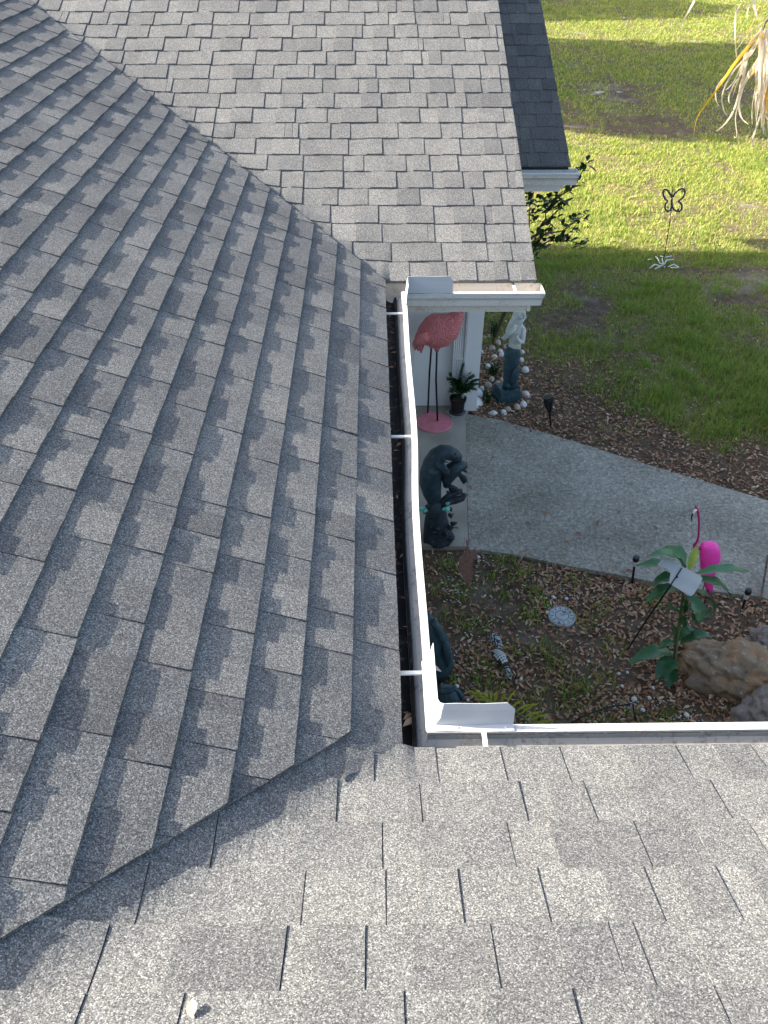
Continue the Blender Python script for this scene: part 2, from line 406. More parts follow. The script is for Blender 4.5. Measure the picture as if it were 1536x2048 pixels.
for k in range(22):
    make_course('far', k, eF, -(k+1)*eF*CT-0.15, W, pl_far,
        [lambda p: p[0]+p[1]*CT+0.085, lambda p: W-p[0]], False, 37, cell=0.035, vz=lambda u, v: abs(u+v*CT) < 0.22)
def pl_back(u, v, h): return (u, YB+v*CT, ZB+v*ST+0.5*und(u, YB+v)+h/CT)
for k in range(17):
    make_course('back', k, eF, -0.2, XB, pl_back, [lambda p: XB-p[0], lambda p: p[0]+0.2], False, 41, cell=0.08, mat='shingle_grey_shaded')
PIECES.sort(key=lambda t: -t[0])
slopes = {}
def deck(name, polys):
    m = MB()
    for p in polys: m.prism(p, (0, 0, -0.010))
    return m.build(name, 'roof_underlay', house)
XR = -3.75; dz = -0.016
def zz(x, y): return max(-x*TT, (y-D)*TT, -y*TT)
RF = 7.05
slopes['left'] = deck('roof_slope', [[(-0.03,-0.03,dz+0.03*TT),(-0.03,D+0.03,dz+0.03*TT),(XR,D-XR,-XR*TT+dz),(XR,XR,-XR*TT+dz)]])
slopes['near'] = deck('roof_slope', [[(2.2,-0.03,dz+0.03*TT),(-0.03,-0.03,dz+0.03*TT),(XR,XR,-XR*TT+dz),(2.2,XR,-XR*TT+dz)]])
slopes['far'] = deck('roof_slope', [[(-0.03,D+0.03,dz+0.03*TT),(W-0.012,D+0.03,dz+0.03*TT),(W-0.012,RF,(RF-D)*TT+dz),(D-RF,RF,(RF-D)*TT+dz)]])
RB = 7.45
slopes['back'] = deck('roof_slope', [[(-0.2,YB+0.012,ZB+dz),(XB-0.012,YB+0.012,ZB+dz),(XB-0.012,RB,ZB+(RB-YB)*TT+dz),(-0.2,RB,ZB+(RB-YB)*TT+dz)]])
for s_, t_ in (('left', 'grey slope stepping down to the long courtyard gutter'), ('near', 'sunlit grey slope nearest the viewer'), ('far', 'sunlit grey slope facing the viewer'), ('back', 'grey slope lying in shade, shingles toned darker for it')):
    slopes[s_]['label'] = t_
rest = MB()
for i, (area, s_, V, F, Tn, mt) in enumerate(PIECES):
    if i < 300:
        m = MB(); m.v = V; m.f = F; m.m = [0]*len(F); m.t = Tn
        m.build('shingle', mt, slopes[s_])
    else:
        k = len(rest.v); rest.v += V; rest.f += [tuple(j+k for j in f) for f in F]
        rest.m += [0 if mt == 'shingle_grey' else 1]*len(F); rest.t += Tn
tag(rest.build('shingles', ['shingle_grey', 'shingle_grey_shaded'], house), kind='stuff')
# unseen back slopes and ridges close the roof
m = MB()
zr = -XR*TT+dz
m.prism([(XR, XR, zr), (XR, D-XR, zr), (2*XR, D-2*XR, dz), (2*XR, 2*XR, dz)], (0, 0, -0.035))
m.prism([(2.2, XR, zr), (XR, XR, zr), (2*XR, 2*XR, dz), (2.2, 2*XR, dz)], (0, 0, -0.035))
m.build('rear_roof', 'shingle_grey', house)
m = MB(); zf_ = (RF-D)*TT+dz
BY = 10.28
m.prism([(D-RF, RF, zf_), (W-0.012, RF, zf_), (W-0.012, BY, zf_-(BY-RF)*TT), (D-RF, BY, zf_-(BY-RF)*TT)], (0, 0, -0.035))
zb_ = ZB+(RB-YB)*TT+dz
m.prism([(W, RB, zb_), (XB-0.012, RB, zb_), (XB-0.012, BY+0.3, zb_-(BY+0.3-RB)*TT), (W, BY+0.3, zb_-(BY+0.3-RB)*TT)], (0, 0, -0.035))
m.build('rear_roof', 'shingle_grey_shaded', house)
# walls
XW = 0.93
m = MB()
m.box((-3.6, WALLY, GZ), (XW-0.15, WALLY+0.12, ZB+0.10))
m.build('wall', 'white_stucco', house)
m = MB()
m.prism([(XW-0.15, WALLY+0.13, GZ), (XW-0.15, BY-0.35, GZ), (XW-0.15, BY-0.35, 0.0), (XW-0.15, RB, zb_-0.06), (XW-0.15, WALLY+0.13, 0.12)], (0.13, 0, 0))
m.build('wall', 'white_stucco', house)
m = MB()   # gable wall between the two roofs
m.prism([(W-0.14, D+0.25, 0.02), (W-0.14, YB, 0.02), (W-0.14, BY-0.3, 0.0), (W-0.14, RF, zf_-0.06)], (0.10, 0, 0))
m.build('gable_wall', 'white_stucco', house)
m = MB(); m.box((-0.55, -3.0, GZ), (-0.42, WALLY-0.003, -0.16)); m.build('wall', 'white_stucco', house)
m = MB(); m.box((-0.418, -0.55, GZ), (4.6, -0.42, -0.16)); m.build('wall', 'white_stucco', house)
m = MB(); m.box((-6.0, BY-0.45, GZ), (XW-0.16, BY-0.33, -0.1)); m.build('wall', 'white_stucco', house)
# corner pier, door trim
pr = hy(968, 640, WALLY-0.10).x; pl_ = hy(933, 640, WALLY-0.10).x
m = MB(); m.box((pl_, WALLY-0.10, GZ), (pr, WALLY+0.30, ZB+0.05)); m.box((pl_+0.012, WALLY-0.106, GZ), (pl_+0.03, WALLY-0.10, ZB)); m.build('corner_pier', 'white_stucco', house)
tl, tr_ = hy(806, 640, WALLY-0.03).x, hy(831, 640, WALLY-0.03).x
m = MB(); m.box((tl, WALLY-0.03, GZ), (tr_, WALLY-0.002, ZB)); m.build('door_trim', 'white_aluminium', house)
# downspout with corrugated front
dl, dr = hy(911, 640, WALLY-0.08).x, pl_-0.004
m = MB(); nrib = 5; pts = []
for i in range(nrib*2+1):
    pts.append((dl+(dr-dl)*i/(nrib*2), WALLY-0.085+(0.006 if i % 2 else 0.0)))
poly = [(x, y, GZ+0.18) for x, y in pts]+[(dr, WALLY-0.008, GZ+0.18), (dl, WALLY-0.008, GZ+0.18)]
m.prism(poly, (0, 0, -GZ-0.25))
ds = m.build('downspout', 'white_aluminium', house)
m = MB(); zc = hy(921, 717, WALLY-0.09).z
m.box((dl-0.006, WALLY-0.094, zc-0.012), (dr+0.001, WALLY-0.087, zc+0.012)); m.build('strap', 'white_aluminium', ds)
# fascia and soffits
m = MB(); m.box((-0.045, 0.0, -0.19), (-0.031, D-0.002, -0.022)); m.build('fascia', 'stained_gutter', house)
m = MB(); m.box((-0.03, -0.045, -0.19), (4.6, -0.031, -0.022)); m.build('fascia', 'white_aluminium', house)
m = MB(); m.box((-0.03, D+0.031, -0.19), (W-0.03, D+0.046, -0.020)); m.build('fascia', 'rusty_fascia', house)
m = MB(); m.prism([(W-0.028, D+0.03, -0.19), (W-0.028, RF, zf_-0.2), (W-0.028, RF, zf_-0.02), (W-0.028, D+0.03, -0.03)], (0.018, 0, 0)); m.build('rake_board', 'white_aluminium', house)
m = MB(); m.box((-0.42, D+0.048, -0.20), (W-0.03, WALLY-0.003, -0.185)); m.box((-0.42, 0, -0.205), (-0.046, D+0.04, -0.192)); m.build('soffit', 'white_stucco', house)
m = MB(); m.box((0.0, YB+0.031, ZB-0.19), (XB-0.05, YB+0.045, ZB-0.02)); m.build('fascia', 'white_aluminium', house)
m = MB(); m.prism([(XB-0.045, YB+0.03, ZB-0.17), (XB-0.045, RB, zb_-0.2), (XB-0.045, RB, zb_-0.04), (XB-0.045, YB+0.03, ZB-0.05)], (0.018, 0, 0)); m.build('rake_board', 'white_aluminium', house)
# K-style gutters: profile = list of (outward, z); inner and outer skins
GP = [(-0.028, -0.022), (-0.028, -0.118), (0.044, -0.118), (0.050, -0.100), (0.056, -0.082), (0.074, -0.062), (0.090, -0.052), (0.090, -0.034)]
LIP = [(0.0895, -0.030), (0.112, -0.030), (0.112, -0.019), (0.088, -0.019)]
def gutter(axis, base, sign, a, b, mit_a, mit_b, inner, z0=0.0, wob=0.0, sludge_shade=True, endcap=None, outer='white_aluminium', mit_off=0.0):
    """axis: 'y' run along Y (outward is +X*sign) or 'x'; a..b run; mitre slopes: run end = a + mit_a*outward"""
    root = None
    def pt(o, t, z):
        bow = (wob(t) if callable(wob) else wob)*(1 if o > 0.05 else 0.3 if o > 0.03 else 0) if wob else 0
        o2 = o+bow
        return (base+sign*o2, t, z+z0) if axis == 'y' else (t, base+sign*o2, z+z0)
    nseg = 30; m = MB()
    def skin(prof, mi, off):
        grid = []
        for i in range(nseg+1):
            row = []
            for (o, z) in prof:
                bw_ = (1 if o > 0.05 else 0.3 if o > 0.03 else 0)
                ta, tb = a+mit_a*o+mit_off*bw_, b+mit_b*o; t = ta+(tb-ta)*i/nseg
                row.append(pt(o, t, z))
            grid.append(row)
        n = len(prof); vs = [p for r in grid for p in r]; fs = []
        for i in range(nseg):
            for j in range(n-1): fs.append((i*n+j, i*n+j+1, (i+1)*n+j+1, (i+1)*n+j))
        m.add(vs, fs, mi)
    outp = [(o+(0.0018 if o > 0.03 else -0.0015), z-0.0018) for o, z in GP]
    skin(GP, 1, 0); skin(outp[1:], 0, 0)
    g = m.build('gutter', [outer, inner], house)
    m2 = MB(); m = m2
    skin(LIP+[LIP[0]], 0, 0); lip = m2.build('lip', 'lip_aluminium', g)
    if sludge_shade:
        m = MB(); skin([(-0.0275, -0.095), (0.0, -0.104), (0.03, -0.107), (0.0430, -0.102), (0.0455, -0.086), (0.0505, -0.0705), (0.0610, -0.0590)], 0, 0); m.build('sludge_shade', 'gutter_sludge_shade', g)  # black sheet standing for both dirt and shade inside the gutter
    if endcap is not None:
        m = MB(); poly = [pt(o, endcap, z) for o, z in [(-0.028, -0.022), (-0.028, -0.12), (0.0455, -0.12), (0.058, -0.084), (0.092, -0.054), (0.112, -0.03), (0.112, -0.018)]]
        m.prism(poly, (0.004, 0, 0)); m.build('end_cap', 'white_aluminium', g)
    def hanger(t, o1=0.085):
        m = MB(); r = 0.006
        if axis == 'y': m.box((base-0.027*sign, t-r, z0-0.026), (base+o1*sign, t+r, z0-0.0195))
        else: m.box((t-r, min(base-0.027*sign, base+o1*sign), z0-0.026), (t+r, max(base-0.027*sign, base+o1*sign), z0-0.0195))
        m.build('hanger', 'white_aluminium', g)
    return g, hanger
gl, hl = gutter('y', 0.0, 1, 0.0, D, 1, -1, 'stained_gutter', wob=lambda t: -0.003-0.016*(1-1/(1+math.exp(-(t-1.28)*9)))+0.002*math.sin(t*5.1), mit_off=-0.024)
for py in (626, 872, 1345):
    hl(atZ(800, py, -0.02).y)
gn, hn = gutter('x', 0.0, 1, 0.0, 4.6, 1, 0, 'stained_gutter', wob=-0.024, mit_off=-0.019)
hn(atZ(970, 1480, -0.02).x); hn(atZ(1440, 1480, -0.02).x+0.5)
XG = W+0.028
gf, hf = gutter('x', D, -1, 0.0, XG, 1, 0, 'rusty_fascia', endcap=XG, sludge_shade=False)
hf(atZ(1029, 575, -0.02).x)
gb, hb = gutter('x', YB, -1, 0.2, XB+0.045, 0, 0, 'white_aluminium', z0=ZB, endcap=XB+0.045, sludge_shade=False)
# splash guards on the inside corners
def guard(cx, cy, sx, sy, lx, ly, parent, hgt=0.08):
    m = MB(); zb = -0.0175; rows = []; lx -= 0; dxs = 1 if lx > 0 else -1; dys = 1 if ly > 0 else -1
    for (o, z, cut) in ((-0.021, zb, 0), (0.0, zb+0.001, 0), (0.003, zb+hgt*0.35, 0), (0.006, zb+hgt*0.72, 0.0), (0.010, zb+hgt, 0.022)):
        r = 0.004 if o <= 0 else 0.016; row = []
        for f_ in (0, 0.25, 0.5, 0.75, 1.0):
            row.append((cx+sx*o, cy+ly+(sy*(o+r)-ly)*f_, z+0.0015*math.sin(f_*9)))
        row.append((cx+sx*(o+r*0.3), cy+sy*(o+r*0.3), z))
        for f_ in (0, 0.2, 0.4, 0.6, 0.8, 1.0):
            row.append((cx+sx*(o+r)+(lx-dxs*cut-sx*(o+r))*f_, cy+sy*o, z+0.0015*math.sin(f_*8)))
        rows.append(row)
    n = len(rows[0]); vs = [p for r_ in rows for p in r_]
    m.add(vs, [(i*n+j, i*n+j+1, (i+1)*n+j+1, (i+1)*n+j) for i in range(len(rows)-1) for j in range(n-1)])
    g = m.build('splash_guard', 'guard_aluminium', parent)
    sd = g.modifiers.new('sheet', 'SOLIDIFY'); sd.thickness = 0.0016; sd.offset = 0
    for f_ in (0.90, 0.30):
        md = MB(); md.lathe((cx+lx*f_, cy-sy*0.010, zb+0.001), [(0.0038, 0), (0.0038, 0.002), (0.002, 0.003)], 8); md.build('screw', 'white_aluminium', g)
    return g
nx = atZ(1029, 1462, -0.02).x; ny = atZ(850, 1318, -0.02).y
guard(0.088, 0.087, 1, 1, 0.306-0.088, 0.312-0.087, gn, 0.080)
fx = atZ(905, 588, -0.02).x
guard(0.106, D-0.110, 1, -1, fx-0.106, -0.14, gf, 0.100)

# dirt and leaf scraps lying in the gutters
for g_, lo, hi, ax, n_ in ((gl, 0.1, D-0.1, 'y', 70), (gn, 0.1, 2.0, 'x', 40)):
    RR = random.Random(17); m = MB()
    for _ in range(n_):
        t_ = RR.uniform(lo, hi); o_ = RR.uniform(-0.01, 0.05); L = RR.uniform(0.004, 0.022); a = RR.random()*3.14; w_ = L*RR.uniform(0.2, 0.5)
        x, y = (o_, t_) if ax == 'y' else (t_, o_); z = -0.098+RR.random()*0.006; dx, dy = math.cos(a)*L, math.sin(a)*L; ex, ey = -math.sin(a)*w_, math.cos(a)*w_
        m.add([(x-dx, y-dy, z), (x+ex, y+ey, z+0.004), (x+dx, y+dy, z+0.002), (x-ex, y-ey, z+0.003)], [(0, 3, 2, 1)], 0, RR.random()**2)
    tag(m.build('debris', 'dry_leaf', g_), kind='stuff')

# ================================================================== GROUND
def poly_in(poly, x, y):
    ins = False; n = len(poly)
    for i in range(n):
        x1, y1 = poly[i]; x2, y2 = poly[(i+1) % n]
        if (y1 > y) != (y2 > y) and x < (x2-x1)*(y-y1)/(y2-y1)+x1: ins = not ins
    return ins
up_edge = [(925, 821), (1000, 840), (1100, 868), (1200, 899), (1300, 931), (1400, 960), (1536, 1001), (1700, 1050)]
lo_edge = [(1700, 1243), (1520, 1193), (1430, 1183), (1330, 1168), (1230, 1148), (1140, 1132), (1040, 1111), (960, 1099), (905, 1093), (850, 1088)]
UP = [gp(*p) for p in up_edge]; LO = [gp(*p) for p in lo_edge]
xs_ = hy(935, 900, gp(935, 900).y).x
xs_ = gp(936, 960).x
_pa, _pb = gp(932, 862), gp(937, 1097)
def bx_at(y): return _pa.x+(_pb.x-_pa.x)*(y-_pa.y)/(_pb.y-_pa.y)
path_poly = [(bx_at(UP[0].y-0.06)+0.001, UP[0].y-0.06)]+[(p.x, p.y) for p in UP if p.x > bx_at(p.y)+0.02]+[(p.x, p.y) for p in LO if p.x > bx_at(p.y)+0.02]+[(_pb.x+0.001, LO[-3].y)]
joint_x = gp(1525, 1150).x
m = MB(); m.prism([(x, y, GZ) for x, y in path_poly], (0, 0, -0.10)); pth = m.build('concrete_path', 'path_concrete'); tag(pth, 'grey weathered concrete path crossing in front of the porch', kind='structure')
porch_poly = [(-0.42, LO[-1].y), (_pb.x, LO[-2].y), (bx_at(UP[0].y-0.06), UP[0].y-0.06), (UP[0].x+0.06, UP[0].y+0.0), (UP[0].x+0.05, WALLY), (-0.42, WALLY)]
m = MB(); m.prism([(x, y, GZ+0.001) for x, y in porch_poly], (0, 0, -0.10)); tag(m.build('porch_slab', 'porch_concrete'), 'smooth beige porch slab beside the house wall', kind='structure')
# control joint: a dark slot drawn as a real groove strip of soil between slabs
a_, b_ = gp(1534, 1110), gp(1521, 1192)
m = MB(); m.prism([(a_.x, a_.y, GZ+0.0035), (a_.x+0.014, a_.y, GZ+0.0035), (b_.x+0.014, b_.y, GZ+0.0035), (b_.x, b_.y, GZ+0.0035)], (0, 0, -0.003)); tag(m.build('path_joint', 'soil'), kind='structure')
SOILZ = GZ-0.035
SANDP = [(1205, 182, 60, 11), (1195, 165, 40, 5), (1250, 640, 22, 10), (1175, 540, 26, 9), (1480, 455, 30, 8), (1510, 520, 40, 8), (1240, 690, 20, 20), (1175, 205, 40, 5), (1290, 262, 40, 6), (1395, 500, 30, 8), (1215, 255, 45, 6), (1260, 310, 25, 6), (1130, 730, 30, 12)]
SAND = []
for (px, py, rx, ry) in SANDP:
    c = gp(px, py); SAND.append((c.x, c.y, (gp(px+rx, py)-c).x, abs((gp(px, py-ry)-c).y)))
GREENP = [(1400, 640, 150, 60), (1480, 760, 100, 70), (1330, 600, 80, 40), (1420, 850, 90, 40), (1150, 690, 40, 20), (1290, 790, 60, 30)]
GREEN = []
for (px, py, rx, ry) in GREENP:
    c = gp(px, py); GREEN.append((c.x, c.y, (gp(px+rx, py)-c).x, abs((gp(px, py-ry)-c).y)))
def sandv(x, y):
    s = 0
    for i, (cx, cy, rx, ry) in enumerate(SAND):
        d2 = ((x-cx)/rx)**2+((y-cy)/ry)**2
        s = max(s, (1.0 if i < 2 else 0.5)*max(0, min(1, 0.62-0.5*d2+0.7*fnoise(x*1.8, y*3.5)+1.1*fnoise(x*5, y*8))))
    return s
def grassv(x, y):
    """0..1 density of turf"""
    n = 0.5+0.55*fnoise(x*0.8, y*0.6, 2.0)+0.45*fnoise(x*2.6, y*2.1, 5.0)+0.28*fnoise(x*7, y*6, 15.0)
    if y > 8.9: d = 0.80+1.15*(n-0.5)
    else: d = 0.30+1.2*(n-0.5)
    if 9 < y < 12.5: d -= 0.12
    d -= 0.38*math.exp(-((y-16.2)/2.2)**2)
    for cx, cy, rx, ry in GREEN:
        d += 0.75*math.exp(-(((x-cx)/rx)**2+((y-cy)/ry)**2))
    # litter zone beside the path and the porch bed
    if y < 9.4: d -= max(0, 0.62+0.55*fnoise(x*1.6, y*1.6, 21.0)+0.3*fnoise(x*5, y*5, 22.0))*max(0, 1-max(0, (y-(4.75-0.62*(x-1.0))))/2.8)
    d -= 0.9*sandv(x, y)
    return max(0.0, min(1.0, d))
# ground sheet: fine in view, with one far apron
def axis_pts(segs):
    out = []
    for a, b, st in segs: out += list(np.arange(a, b-1e-6, st))
    out.append(segs[-1][1]); return out
gx = axis_pts([(-150, -30, 40), (-30, -6, 6), (-6, 0, 1), (0, 5.0, 0.06), (5.0, 7.5, 0.08), (7.5, 16, 0.25), (16, 30, 4), (30, 150, 40)])
gy = axis_pts([(-150, -30, 40), (-30, -2, 7), (-2, 0, 1), (0.0, 10.5, 0.06), (10.5, 14.5, 0.25), (14.5, 18.6, 0.09), (18.6, 38, 0.25), (38, 42, 2), (42, 200, 30)])
vs = []; sv = []; gvv = []
for y in gy:
    for x in gx:
        z = SOILZ
        if -1 < x < 16 and 0 < y < 40:
            z += 0.02*fnoise(x*1.3, y*1.3, 1.0)+0.007*fnoise(x*6, y*6, 4.0)
            sv.append(sandv(x, y)); gvv.append(grassv(x, y)*0.55 if (y > 6 or x > 2.6) else 0.0)
        else: sv.append(0.0); gvv.append(0.6 if y > 0 else 0.2)
        vs.append((x, y, z))
nxx = len(gx); fs = []
for j in range(len(gy)-1):
    for i in range(nxx-1): fs.append((j*nxx+i, j*nxx+i+1, (j+1)*nxx+i+1, (j+1)*nxx+i))
me = bpy.data.meshes.new('ground'); me.from_pydata(vs, [], fs); me.materials.append(MAT['soil'])
a1 = me.attributes.new('sand', 'FLOAT', 'POINT'); a1.data.foreach_set('value', sv)
a2 = me.attributes.new('green', 'FLOAT', 'POINT'); a2.data.foreach_set('value', gvv)
me.polygons.foreach_set('use_smooth', [True]*len(fs))
gr = bpy.data.objects.new('ground', me); link(gr); tag(gr, 'sandy soil of the yard and flower bed', kind='structure')
def soil(x, y): return SOILZ+0.02*fnoise(x*1.3, y*1.3, 1.0)+0.007*fnoise(x*6, y*6, 4.0)
PB = path_poly; PO = porch_poly
def on_slab(x, y): return poly_in(PB, x, y) or poly_in(PO, x, y)
def upper_y(x):
    for a, b in zip(UP, UP[1:]):
        if a.x <= x <= b.x: return a.y+(b.y-a.y)*(x-a.x)/(b.x-a.x)
    return UP[0].y if x < UP[0].x else UP[-1].y
def lower_y(x):
    L = LO[::-1]
    for a, b in zip(L, L[1:]):
        if a.x <= x <= b.x: return a.y+(b.y-a.y)*(x-a.x)/(b.x-a.x)
    return L[0].y if x < L[0].x else L[-1].y
def mesh_stuff(name, V, F, tones, mat, label, cat):
    me = bpy.data.meshes.new(name); me.from_pydata(V, [], F); me.materials.append(MAT[mat])
    at = me.attributes.new('tone', 'FLOAT', 'FACE'); at.data.foreach_set('value', tones)
    o = bpy.data.objects.new(name, me); link(o); tag(o, label, cat, kind='stuff'); return o
# grass
V = []; F = []; Tn = []
def blade(x, y, z, h, wd, tone):
    a = random.random()*6.283; lean = random.uniform(0.15, 1.0)*h
    ca, sa = math.cos(a), math.sin(a); b = a+1.57+random.uniform(-0.5, 0.5)
    wx, wy = math.cos(b)*wd*0.5, math.sin(b)*wd*0.5
    k = len(V)
    V.extend([(x-wx, y-wy, z), (x+wx, y+wy, z), (x+ca*lean*0.4+wx*0.7, y+sa*lean*0.4+wy*0.7, z+h*0.62), (x+ca*lean*0.4-wx*0.7, y+sa*lean*0.4-wy*0.7, z+h*0.62), (x+ca*lean, y+sa*lean, z+h*0.92)])
    F.append((k, k+1, k+2, k+3)); F.append((k+3, k+2, k+4)); Tn.extend([tone, tone])
def turf(n, x0, x1, y0, y1, hmin, hmax, wd, clump=3):
    for _ in range(n):
        x, y = random.uniform(x0, x1), random.uniform(y0, y1)
        p = proj((x, y, GZ))
        if not (930 < p[0] < 1700 and -120 < p[1] < 1100): continue
        if y < upper_y(x)+0.03 and x < 3.9: continue
        if x < XB+0.2 and y > WALLY-0.1 and x < 1.0: continue
        d = grassv(x, y)
        if random.random() > d: continue
        z = soil(x, y)-0.004
        g = 0.5+0.5*fnoise(x*1.7, y*1.7, 8.0)
        for _c in range(random.randint(1, clump)):
            dead = random.random() < ((0.16 if d > 0.6 else 0.36) if y > 9.3 else (0.08 if d > 0.5 else 0.22))
            t = random.uniform(0.0, 0.2) if dead else min(1, max(0.2, random.gauss((0.66 if y < 9.3 else 0.34)+0.30*g, 0.24)))  # house shade put into blade colour: near lawn greener, sunlit lawn yellower
            blade(x+random.gauss(0, 0.014), y+random.gauss(0, 0.014), z, random.uniform(hmin, hmax)*random.choice([0.6, 0.9, 1.0, 1.35])*(0.5+0.6*d)*(0.7+0.6*g), wd*random.uniform(0.7, 1.3), t)
turf(60000, 0.95, 6.2, 3.9, 9.4, 0.028, 0.085, 0.0065, 4)
turf(60000, 1.5, 8.5, 9.3, 16.5, 0.03, 0.075, 0.011, 3)
turf(60000, 3.0, 15.0, 16.5, 36.0, 0.035, 0.08, 0.022, 3)
for (px, py) in [(random.uniform(1150, 1560), random.uniform(560, 960)) for _ in range(150)]:
    c = gp(px, py); d = grassv(c.x, c.y)
    if c.y < upper_y(c.x)+0.08 or d < 0.25: continue
    for _ in range(int(40*d)):
        x, y = c.x+random.gauss(0, 0.05), c.y+random.gauss(0, 0.05)
        blade(x, y, soil(x, y), random.uniform(0.07, 0.15), random.uniform(0.005, 0.009), random.uniform(0.5, 0.92))
mesh_stuff('grass', V, F, Tn, 'grass_blade', 'patchy green lawn grass beyond the path', 'grass')
# leaf litter
V = []; F = []; Tn = []
def litter_leaf(x, y, z, L, wd, tone, store=None):
    a = random.random()*6.283; tilt = random.gauss(0, 0.28); roll = random.gauss(0, 0.35); curl = random.uniform(0.05, 0.35)*L
    d = Vector((math.cos(a)*math.cos(tilt), math.sin(a)*math.cos(tilt), math.sin(tilt)))
    s_ = Vector((-math.sin(a), math.cos(a), math.tan(roll)*0.6)).normalized(); up = d.cross(s_)
    c = Vector((x, y, z+0.006+abs(math.sin(tilt))*L*0.4))
    pts = [c-d*L*0.5, c-d*L*0.15-s_*wd*0.5+up*curl*0.5, c+d*L*0.2-s_*wd*0.42+up*curl*0.4, c+d*L*0.5, c+d*L*0.2+s_*wd*0.42+up*curl*0.4, c-d*L*0.15+s_*wd*0.5+up*curl*0.5, c-d*L*0.1, c+d*L*0.2]
    VV, FF, TT_ = store if store else (V, F, Tn)
    k = len(VV); VV.extend([tuple(p) for p in pts])
    for f in ((0, 1, 6), (1, 2, 7, 6), (2, 3, 7), (3, 4, 7), (4, 5, 6, 7), (5, 0, 6)): FF.append(tuple(k+i for i in f)); TT_.append(tone)
def litter(n, x0, x1, y0, y1, dens):
    for _ in range(n):
        x, y = random.uniform(x0, x1), random.uniform(y0, y1)
        p = proj((x, y, GZ))
        if not (780 < p[0] < 1680 and 380 < p[1] < 1650): continue
        if on_slab(x, y):
            if random.random() > 0.9 and (min(abs(y-lower_y(x)), abs(y-upper_y(x))) < 0.07 and x > 0.95): litter_leaf(x, y, GZ+0.001, random.uniform(0.025, 0.05), 0.016, random.random())
            continue
        if random.random() > dens(x, y): continue
        L = random.uniform(0.022, 0.052); t = min(1, max(0, random.gauss(0.50, 0.22)))
        litter_leaf(x, y, soil(x, y)+random.random()*0.012, L, L*random.uniform(0.30, 0.45), t)
def bed_d(x, y):
    if y > lower_y(x)+0.02: return 0
    n = 0.5+0.9*fnoise(x*1.5, y*1.5, 6.0)+0.25*fnoise(x*4, y*4, 3.0)
    d = 0.35+0.85*n
    if x < 1.0 and y > 2.5: d *= 0.35
    return d
def lawn_d(x, y):
    if y < upper_y(x): return 0
    r_ = y-upper_y(x)
    d = max(0.06, 0.9-0.30*r_)*(0.55+0.9*(0.5+fnoise(x*2, y*2, 7.0)))
    if x < 1.5 and y > WALLY-0.5: d += 0.35
    return d*(1-0.7*grassv(x, y))
litter(24000, 0.0, 3.4, 0.4, 3.9, bed_d)
litter(30000, 0.8, 5.0, 3.6, 9.2, lawn_d)
mesh_stuff('leaf_litter', V, F, Tn, 'dry_leaf', 'brown oak leaf litter over the bed and path edges', 'leaf litter')
# weeds in the bed
V = []; F = []; Tn = []
TUFT = [(890, 1130), (905, 1230), (930, 1160), (1000, 1190), (1040, 1150), (1075, 1180), (1090, 1215), (955, 1310), (1170, 1240), (1225, 1290), (1110, 1330), (1180, 1370), (965, 1345), (1030, 1300), (1060, 1390), (1140, 1405), (905, 1360), (1210, 1345), (920, 1190), (1010, 1120), (1075, 1110), (1195, 1210), (1260, 1420), (1340, 1430), (1130, 1370), (870, 1340), (1060, 1230), (985, 1150), (945, 1250), (1090, 1290), (1150, 1160), (1300, 1195), (880, 1175), (1075, 1440), (1200, 1435), (1310, 1445), (995, 1370)]
for (px, py) in TUFT:
    c = gp(px, py)
    for _ in range(random.randint(18, 60)):
        x, y = c.x+random.gauss(0, 0.055), c.y+random.gauss(0, 0.055)
        if on_slab(x, y): continue
        blade(x, y, soil(x, y), random.uniform(0.03, 0.085), random.uniform(0.005, 0.010), random.uniform(0.4, 0.9))
for _ in range(1500):
    x, y = random.uniform(0.1, 3.3), random.uniform(0.5, 3.8)
    if on_slab(x, y) or y > lower_y(x) or 0.5+fnoise(x*2.2, y*2.2, 12.0) < 0.55: continue
    blade(x, y, soil(x, y), random.uniform(0.02, 0.06), random.uniform(0.004, 0.008), random.uniform(0.3, 0.9))
mesh_stuff('weeds', V, F, Tn, 'grass_blade', 'small green weeds sprouting through the leaf litter', 'weeds')
# tiny white shell grit and pebbles in the bed
m = MB()
def pebble(m, c, r, mi=0, fl=0.6, seg=6):
    s1 = random.random()*99
    m.loft([((c[0], c[1], c[2]-r*fl*0.5), r*0.5, r*0.5), ((c[0], c[1], c[2]), r, r*random.uniform(0.6, 0.95)), ((c[0]+r*0.1, c[1], c[2]+r*fl*0.55), r*0.6, r*0.55)], seg, mi, ref=(math.cos(s1), math.sin(s1), 0))
GRIT = [(1270, 1405, 55, 16, 90), (1000, 1240, 80, 60, 40), (905, 1165, 35, 30, 70), (1100, 1170, 70, 40, 45), (960, 1120, 60, 25, 35), (920, 1330, 35, 50, 40), (1375, 1430, 30, 14, 40), (940, 1255, 25, 25, 25), (1180, 1260, 130, 120, 70), (1110, 1210, 40, 30, 25), (980, 700, 40, 60, 30)]
for px, py, rx, ry, n in GRIT:
    for _ in range(n):
        c = gp(px+random.gauss(0, rx*0.6), py+random.gauss(0, ry*0.6))
        if on_slab(c.x, c.y) or c.y < 0.3: continue
        pebble(m, (c.x, c.y, soil(c.x, c.y)+0.012), random.uniform(0.003, 0.009), 0, seg=5)
tag(m.build('shell_grit', 'white_pebble', smooth=True), 'tiny white shell fragments scattered over the flower bed', 'shell grit', kind='stuff')

# ================================================================== GARDEN THINGS
def Z2(px, py, sc, ox, oy): return ox+px/sc, oy+py/sc
